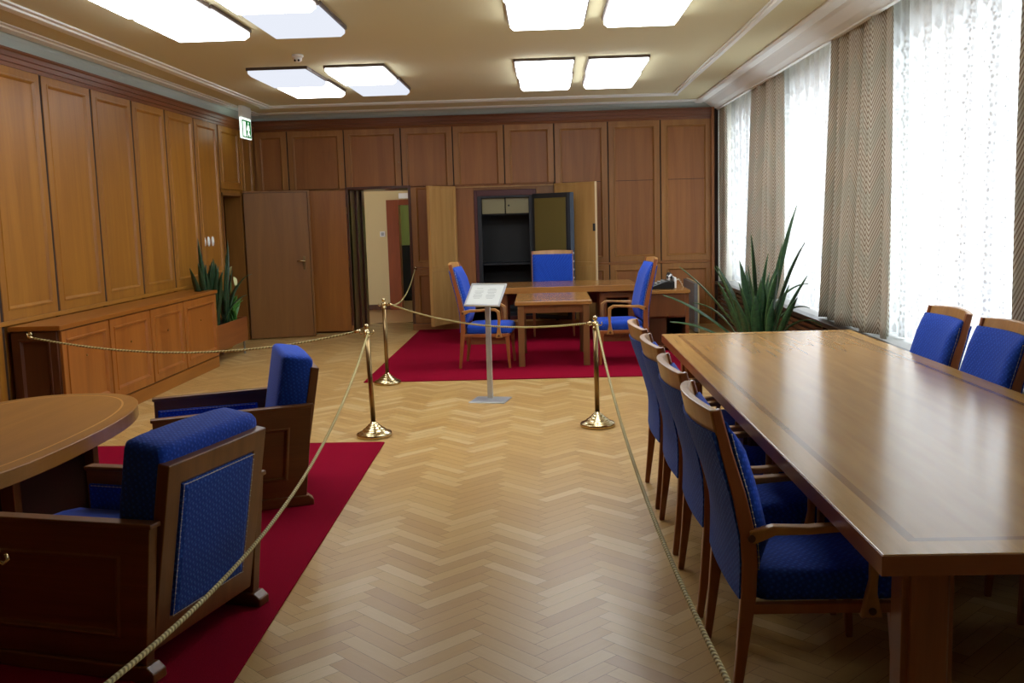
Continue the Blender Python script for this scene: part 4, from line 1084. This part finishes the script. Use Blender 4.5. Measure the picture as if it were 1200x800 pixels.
def rope(label, a, b, sag, n=70, drift=0):
    a, b = Vector(a), Vector(b); pts = []
    for i in range(n + 1):
        s_ = i / n; p = a.lerp(b, s_); p.z -= sag * 4 * s_ * (1 - s_); pts.append(p)
    mb = MB().tube(pts, .0082, 10, uv=True)
    # end caps / loops
    o = mb.obj('barrier_rope', M['rope'], None, smooth=True, recalc=False)
    tag(o, label, 'rope', 'gold barrier ropes')
    for e, d in ((pts[0], pts[1] - pts[0]), (pts[-1], pts[-2] - pts[-1])):
        d = d.normalized()
        MB().tube([e - d * .004, e + d * .045], .0125, 12).obj('end_cap', M['brass'], o, smooth=True)
    return o
rope('gold rope sagging past the lounge armchairs towards the viewpoint', (-1.375, 7.545, .84), (-1.02, 1.0, .86), .42)
rope('gold rope running beside the conference chairs towards the viewpoint', (.405, 7.74, .835), (.43, .3, .86), .375)
rope('gold rope hanging in front of the low cabinet doors', (-4.17, 7.735, .845), (-1.45, 7.60, .845), .15)
rope('gold rope stretched across the front of the writing desk', (-1.60, 10.03, .84), (.36, 7.84, .835), .115)
rope('short gold rope looping from the pillar by the doorway', (-1.96, 14.90, .945), (-1.66, 10.14, .845), .20)

# ------------------------------------------------------------------ lounge armchairs
def lounge(label):
    t = thing('lounge_armchair', label, 'armchair', (0, 0, 0), 0, 'walnut lounge armchairs with blue cushions')
    yo = .395; th = .05
    for s_ in (-1, 1):
        y_out = s_ * yo; y_in = s_ * (yo - th)
        quad = [(.44, y_out, .06), (-.40, y_out, .06), (-.46, y_out, .60), (.44, y_out, .585)]
        quadi = [(x, y_in, z) for x, _, z in quad]
        mb = MB(); mb.loft([quadi, quad]); pn = None
        # framed recess on the outer side
        mb = MB()
        Q = [Vector(q) for q in quad]; nrm = Vector((0, s_, 0))
        def P(u, v): return Q[0] * (1 - u) * (1 - v) + Q[1] * u * (1 - v) + Q[2] * u * v + Q[3] * (1 - u) * v
        def ring(l, r, b, t_, d): return [P(l, b) + nrm * d, P(1 - r, b) + nrm * d, P(1 - r, 1 - t_) + nrm * d, P(l, 1 - t_) + nrm * d]
        mb.loft([[Vector(q) for q in quadi], ring(0, 0, 0, 0, 0), ring(.14, .14, .19, .22, 0), ring(.146, .146, .198, .228, .007), ring(.16, .16, .215, .245, .007), ring(.172, .172, .228, .258, -.014)])
        sd = mb.obj('side_panel', M['walnut'], t, bevel=.004)
        mb = MB(); mb.loft(rects([(-.47, .60), (.45, .587)], [th + .012] * 2, [.02, .02], s_ * (yo - th / 2))); mb.obj('arm_cap', M['walnut'], sd, bevel=.005)
        mb = MB(); mb.prism([(-.44, 0), (-.44, .035), (-.41, .06), (.42, .06), (.45, .035), (.45, 0)], 'Y', s_ * (yo - th / 2) - .04, s_ * (yo - th / 2) + .04)
        mb.obj('foot_runner', M['walnut'], t, bevel=.006)
        MB().box(-.2, .42, min(s_ * .325, s_ * .344), max(s_ * .325, s_ * .344), .30, .52).obj('arm_pad', M['blue'], t, bevel=.008)
        mb = MB()
        beads(mb, [(-.18 + k * .02, s_ * .324, .512) for k in range(30)], .0034)
        mb.obj('nail_trim', M['nail'], t)
    # back frame, leaning back
    e = bpy.data.objects.new('backrest', None); COL.objects.link(e); e.parent = t; e.location = (-.345, 0, .10); e.rotation_euler = (0, math.radians(-10), 0)
    H = .735; w = .338
    mb = MB(); mb.rings_quad([(-.05, -w, 0), (-.05, w, 0), (-.05, w, H), (-.05, -w, H)], (-1, 0, 0), [(0, -.05), (0, .0), ((.085, .085, .1, .085), .0), ((.09, .09, .105, .09), -.008)])
    mb.obj('back_frame', M['walnut_v'], e, bevel=.005)
    mb = MB(); mb.rings_quad([(-.042, -w, 0), (-.042, w, 0), (-.042, w, H), (-.042, -w, H)], (-1, 0, 0), [((.092, .092, .107, .092), 0), ((.095, .095, .11, .095), .012), ((.12, .12, .135, .12), .018)])
    bp = mb.obj('rear_inset', M['blue_back'], e, smooth=False)
    mb = MB(); zz0, zz1, ww = .11, H - .095, w - .095
    row = [(-.058, -ww + 2 * ww * k / 25, zz1) for k in range(25)] + [(-.058, ww, zz1 + (zz0 - zz1) * k / 23) for k in range(23)]
    row += [(-.058, ww - 2 * ww * k / 25, zz0) for k in range(25)] + [(-.058, -ww, zz0 + (zz1 - zz0) * k / 23) for k in range(23)]
    beads(mb, row, .003)
    mb.obj('nail_trim', M['nail'], bp)
    # back cushion
    def rr(cx_, cz_, hx_, hz_, r, y):
        P = []
        for sx, sz, a0_ in ((1, 1, 0), (-1, 1, 90), (-1, -1, 180), (1, -1, 270)):
            for k in range(6):
                a = math.radians(a0_ + k * 18); P.append((cx_ + sx * (hx_ - r) + r * math.cos(a), y, cz_ + sz * (hz_ - r) + r * math.sin(a)))
        return P
    yw = .332
    mb = MB(); mb.loft([rr(.075, .52, .073, .25, .03, -yw), rr(.075, .52, .083, .262, .032, -yw + .008), rr(.078, .524, .09, .268, .034, -yw + .025), rr(.08, .526, .094, .27, .036, -yw + .1), rr(.08, .527, .096, .272, .036, 0), rr(.08, .526, .094, .27, .036, yw - .1), rr(.078, .524, .09, .268, .034, yw - .025), rr(.075, .52, .083, .262, .032, yw - .008), rr(.075, .52, .073, .25, .03, yw)])
    mb.obj('back_cushion', M['blue'], e, smooth=True)
    mb = MB()
    mb.loft([rr(.13, .33, .345, .06, .03, -.322), rr(.13, .335, .36, .078, .04, -.30), rr(.13, .34, .365, .088, .05, -.2), rr(.13, .343, .365, .092, .05, 0), rr(.13, .34, .365, .088, .05, .2), rr(.13, .335, .36, .078, .04, .30), rr(.13, .33, .345, .06, .03, .322)])
    mb.obj('seat_cushion', M['blue_plain'], t, smooth=True)
    MB().box(-.35, .43, -.345, .345, .12, .26).obj('seat_base', M['walnut'], t, bevel=.004)
    return t
la = lounge('blue and walnut lounge armchair nearest the viewpoint, seen from behind')
def place(o, near_rear, ang):
    """ang: facing direction (deg). near_rear: floor position of the outer rear foot on the viewer's side."""
    a = math.radians(ang); fx, fy = math.cos(a), math.sin(a); lx, ly = -fy, fx
    # facing left: the viewer's side is the chair's own left (+y local)
    o.location = (near_rear[0] + .42 * fx - .395 * lx, near_rear[1] + .42 * fy - .395 * ly, .012); o.rotation_euler = (0, 0, a)
place(la, (-1.50, 3.44), 165)
lb = copy_tree(la, (0, 0, 0), 0, 'blue and walnut lounge armchair farther back, seen from its side', 'walnut lounge armchairs with blue cushions')
place(lb, (-1.44, 5.72), 201)

# coffee table
t = thing('coffee_table', 'boat shaped oak coffee table cut by the left picture edge', 'coffee table', (-3.09, 5.06, .012))
A_, B_, N_ = .64, 1.36, 2.5
def outline(k):
    P = []
    for i in range(72):
        a = i * 2 * PI / 72; c, s_ = math.cos(a), math.sin(a)
        P.append((k * 0 + (A_ - k) * math.copysign(abs(c) ** (2 / N_), c), (B_ - k) * math.copysign(abs(s_) ** (2 / N_), s_)))
    return P
mb = MB(); mb.loft([[(x, y, .51) for x, y in outline(.004)], [(x, y, .514) for x, y in outline(0)], [(x, y, .584) for x, y in outline(0)], [(x, y, .588) for x, y in outline(.004)]])
top = mb.obj('tabletop', M['coffee'], t)
mb = MB(); o1 = outline(.085); o2 = outline(.097)
mb.loft([[(x, y, .5875) for x, y in o1], [(x, y, .5884) for x, y in o1], [(x, y, .5884) for x, y in o2], [(x, y, .5875) for x, y in o2]], caps=False)
mb.obj('inlay_line', plain('pale_inlay', hexc('c89a56'), .3), top)
for sx in (-1, 1):
    for sy in (-1, 1):
        MB().box(sx * .36 - .035, sx * .36 + .035, .15 + sy * .44 - .035, .15 + sy * .44 + .035, 0, .512).obj('leg', M['walnut_v'], t, bevel=.004)
    MB().box(sx * .33 - .012, sx * .33 + .012, -.255, .555, .03, .512).obj('side_board', M['shaded_board'], t)  # near-black boards hold the shade under the tabletop in their colour
for y in (-.29, .59): MB().box(-.318, .318, y - .012, y + .012, .03, .512).obj('end_board', M['shaded_board'], t)

# ------------------------------------------------------------------ light
w = bpy.data.worlds.new('overcast_sky'); sc.world = w; w.use_nodes = True
bg = w.node_tree.nodes['Background']; bg.inputs[0].default_value = (.90, .95, 1.0, 1); bg.inputs[1].default_value = 4.9
for i, (a, b) in enumerate(WIN):
    ld = bpy.data.lights.new('window_portal', 'AREA'); ld.shape = 'RECTANGLE'; ld.size = ZH - ZS; ld.size_y = b - a
    ld.cycles.is_portal = True
    lo = bpy.data.objects.new('window_portal', ld); COL.objects.link(lo)
    lo.location = (XW + .32, (a + b) / 2, (ZS + ZH) / 2); lo.rotation_euler = (0, math.radians(90), 0)
ld = bpy.data.lights.new('corridor_fill', 'AREA'); ld.size = .6; ld.energy = 3.5; ld.color = (1, .93, .8)  # added fill light without a fixture, brightens the corridor
lo = bpy.data.objects.new('corridor_fill', ld); COL.objects.link(lo); lo.location = (-3.2, 17.4, 2.85)
ld = bpy.data.lights.new('anteroom_fill', 'AREA'); ld.size = .6; ld.energy = 3; ld.color = (1, .95, .8)  # added fill without a fixture, brightens the green room
lo = bpy.data.objects.new('anteroom_fill', ld); COL.objects.link(lo); lo.location = (-2.3, 20.0, 2.85)

sc.view_settings.view_transform = 'Standard'; sc.view_settings.look = 'None'
sc.view_settings.exposure = 0.25; sc.view_settings.gamma = 1; sc.view_settings.use_curve_mapping = False
sc.cycles.use_denoising = True
sc.cycles.max_bounces = 10; sc.cycles.diffuse_bounces = 5; sc.cycles.transparent_max_bounces = 12; sc.cycles.glossy_bounces = 4
sc.cycles.sample_clamp_indirect = 8
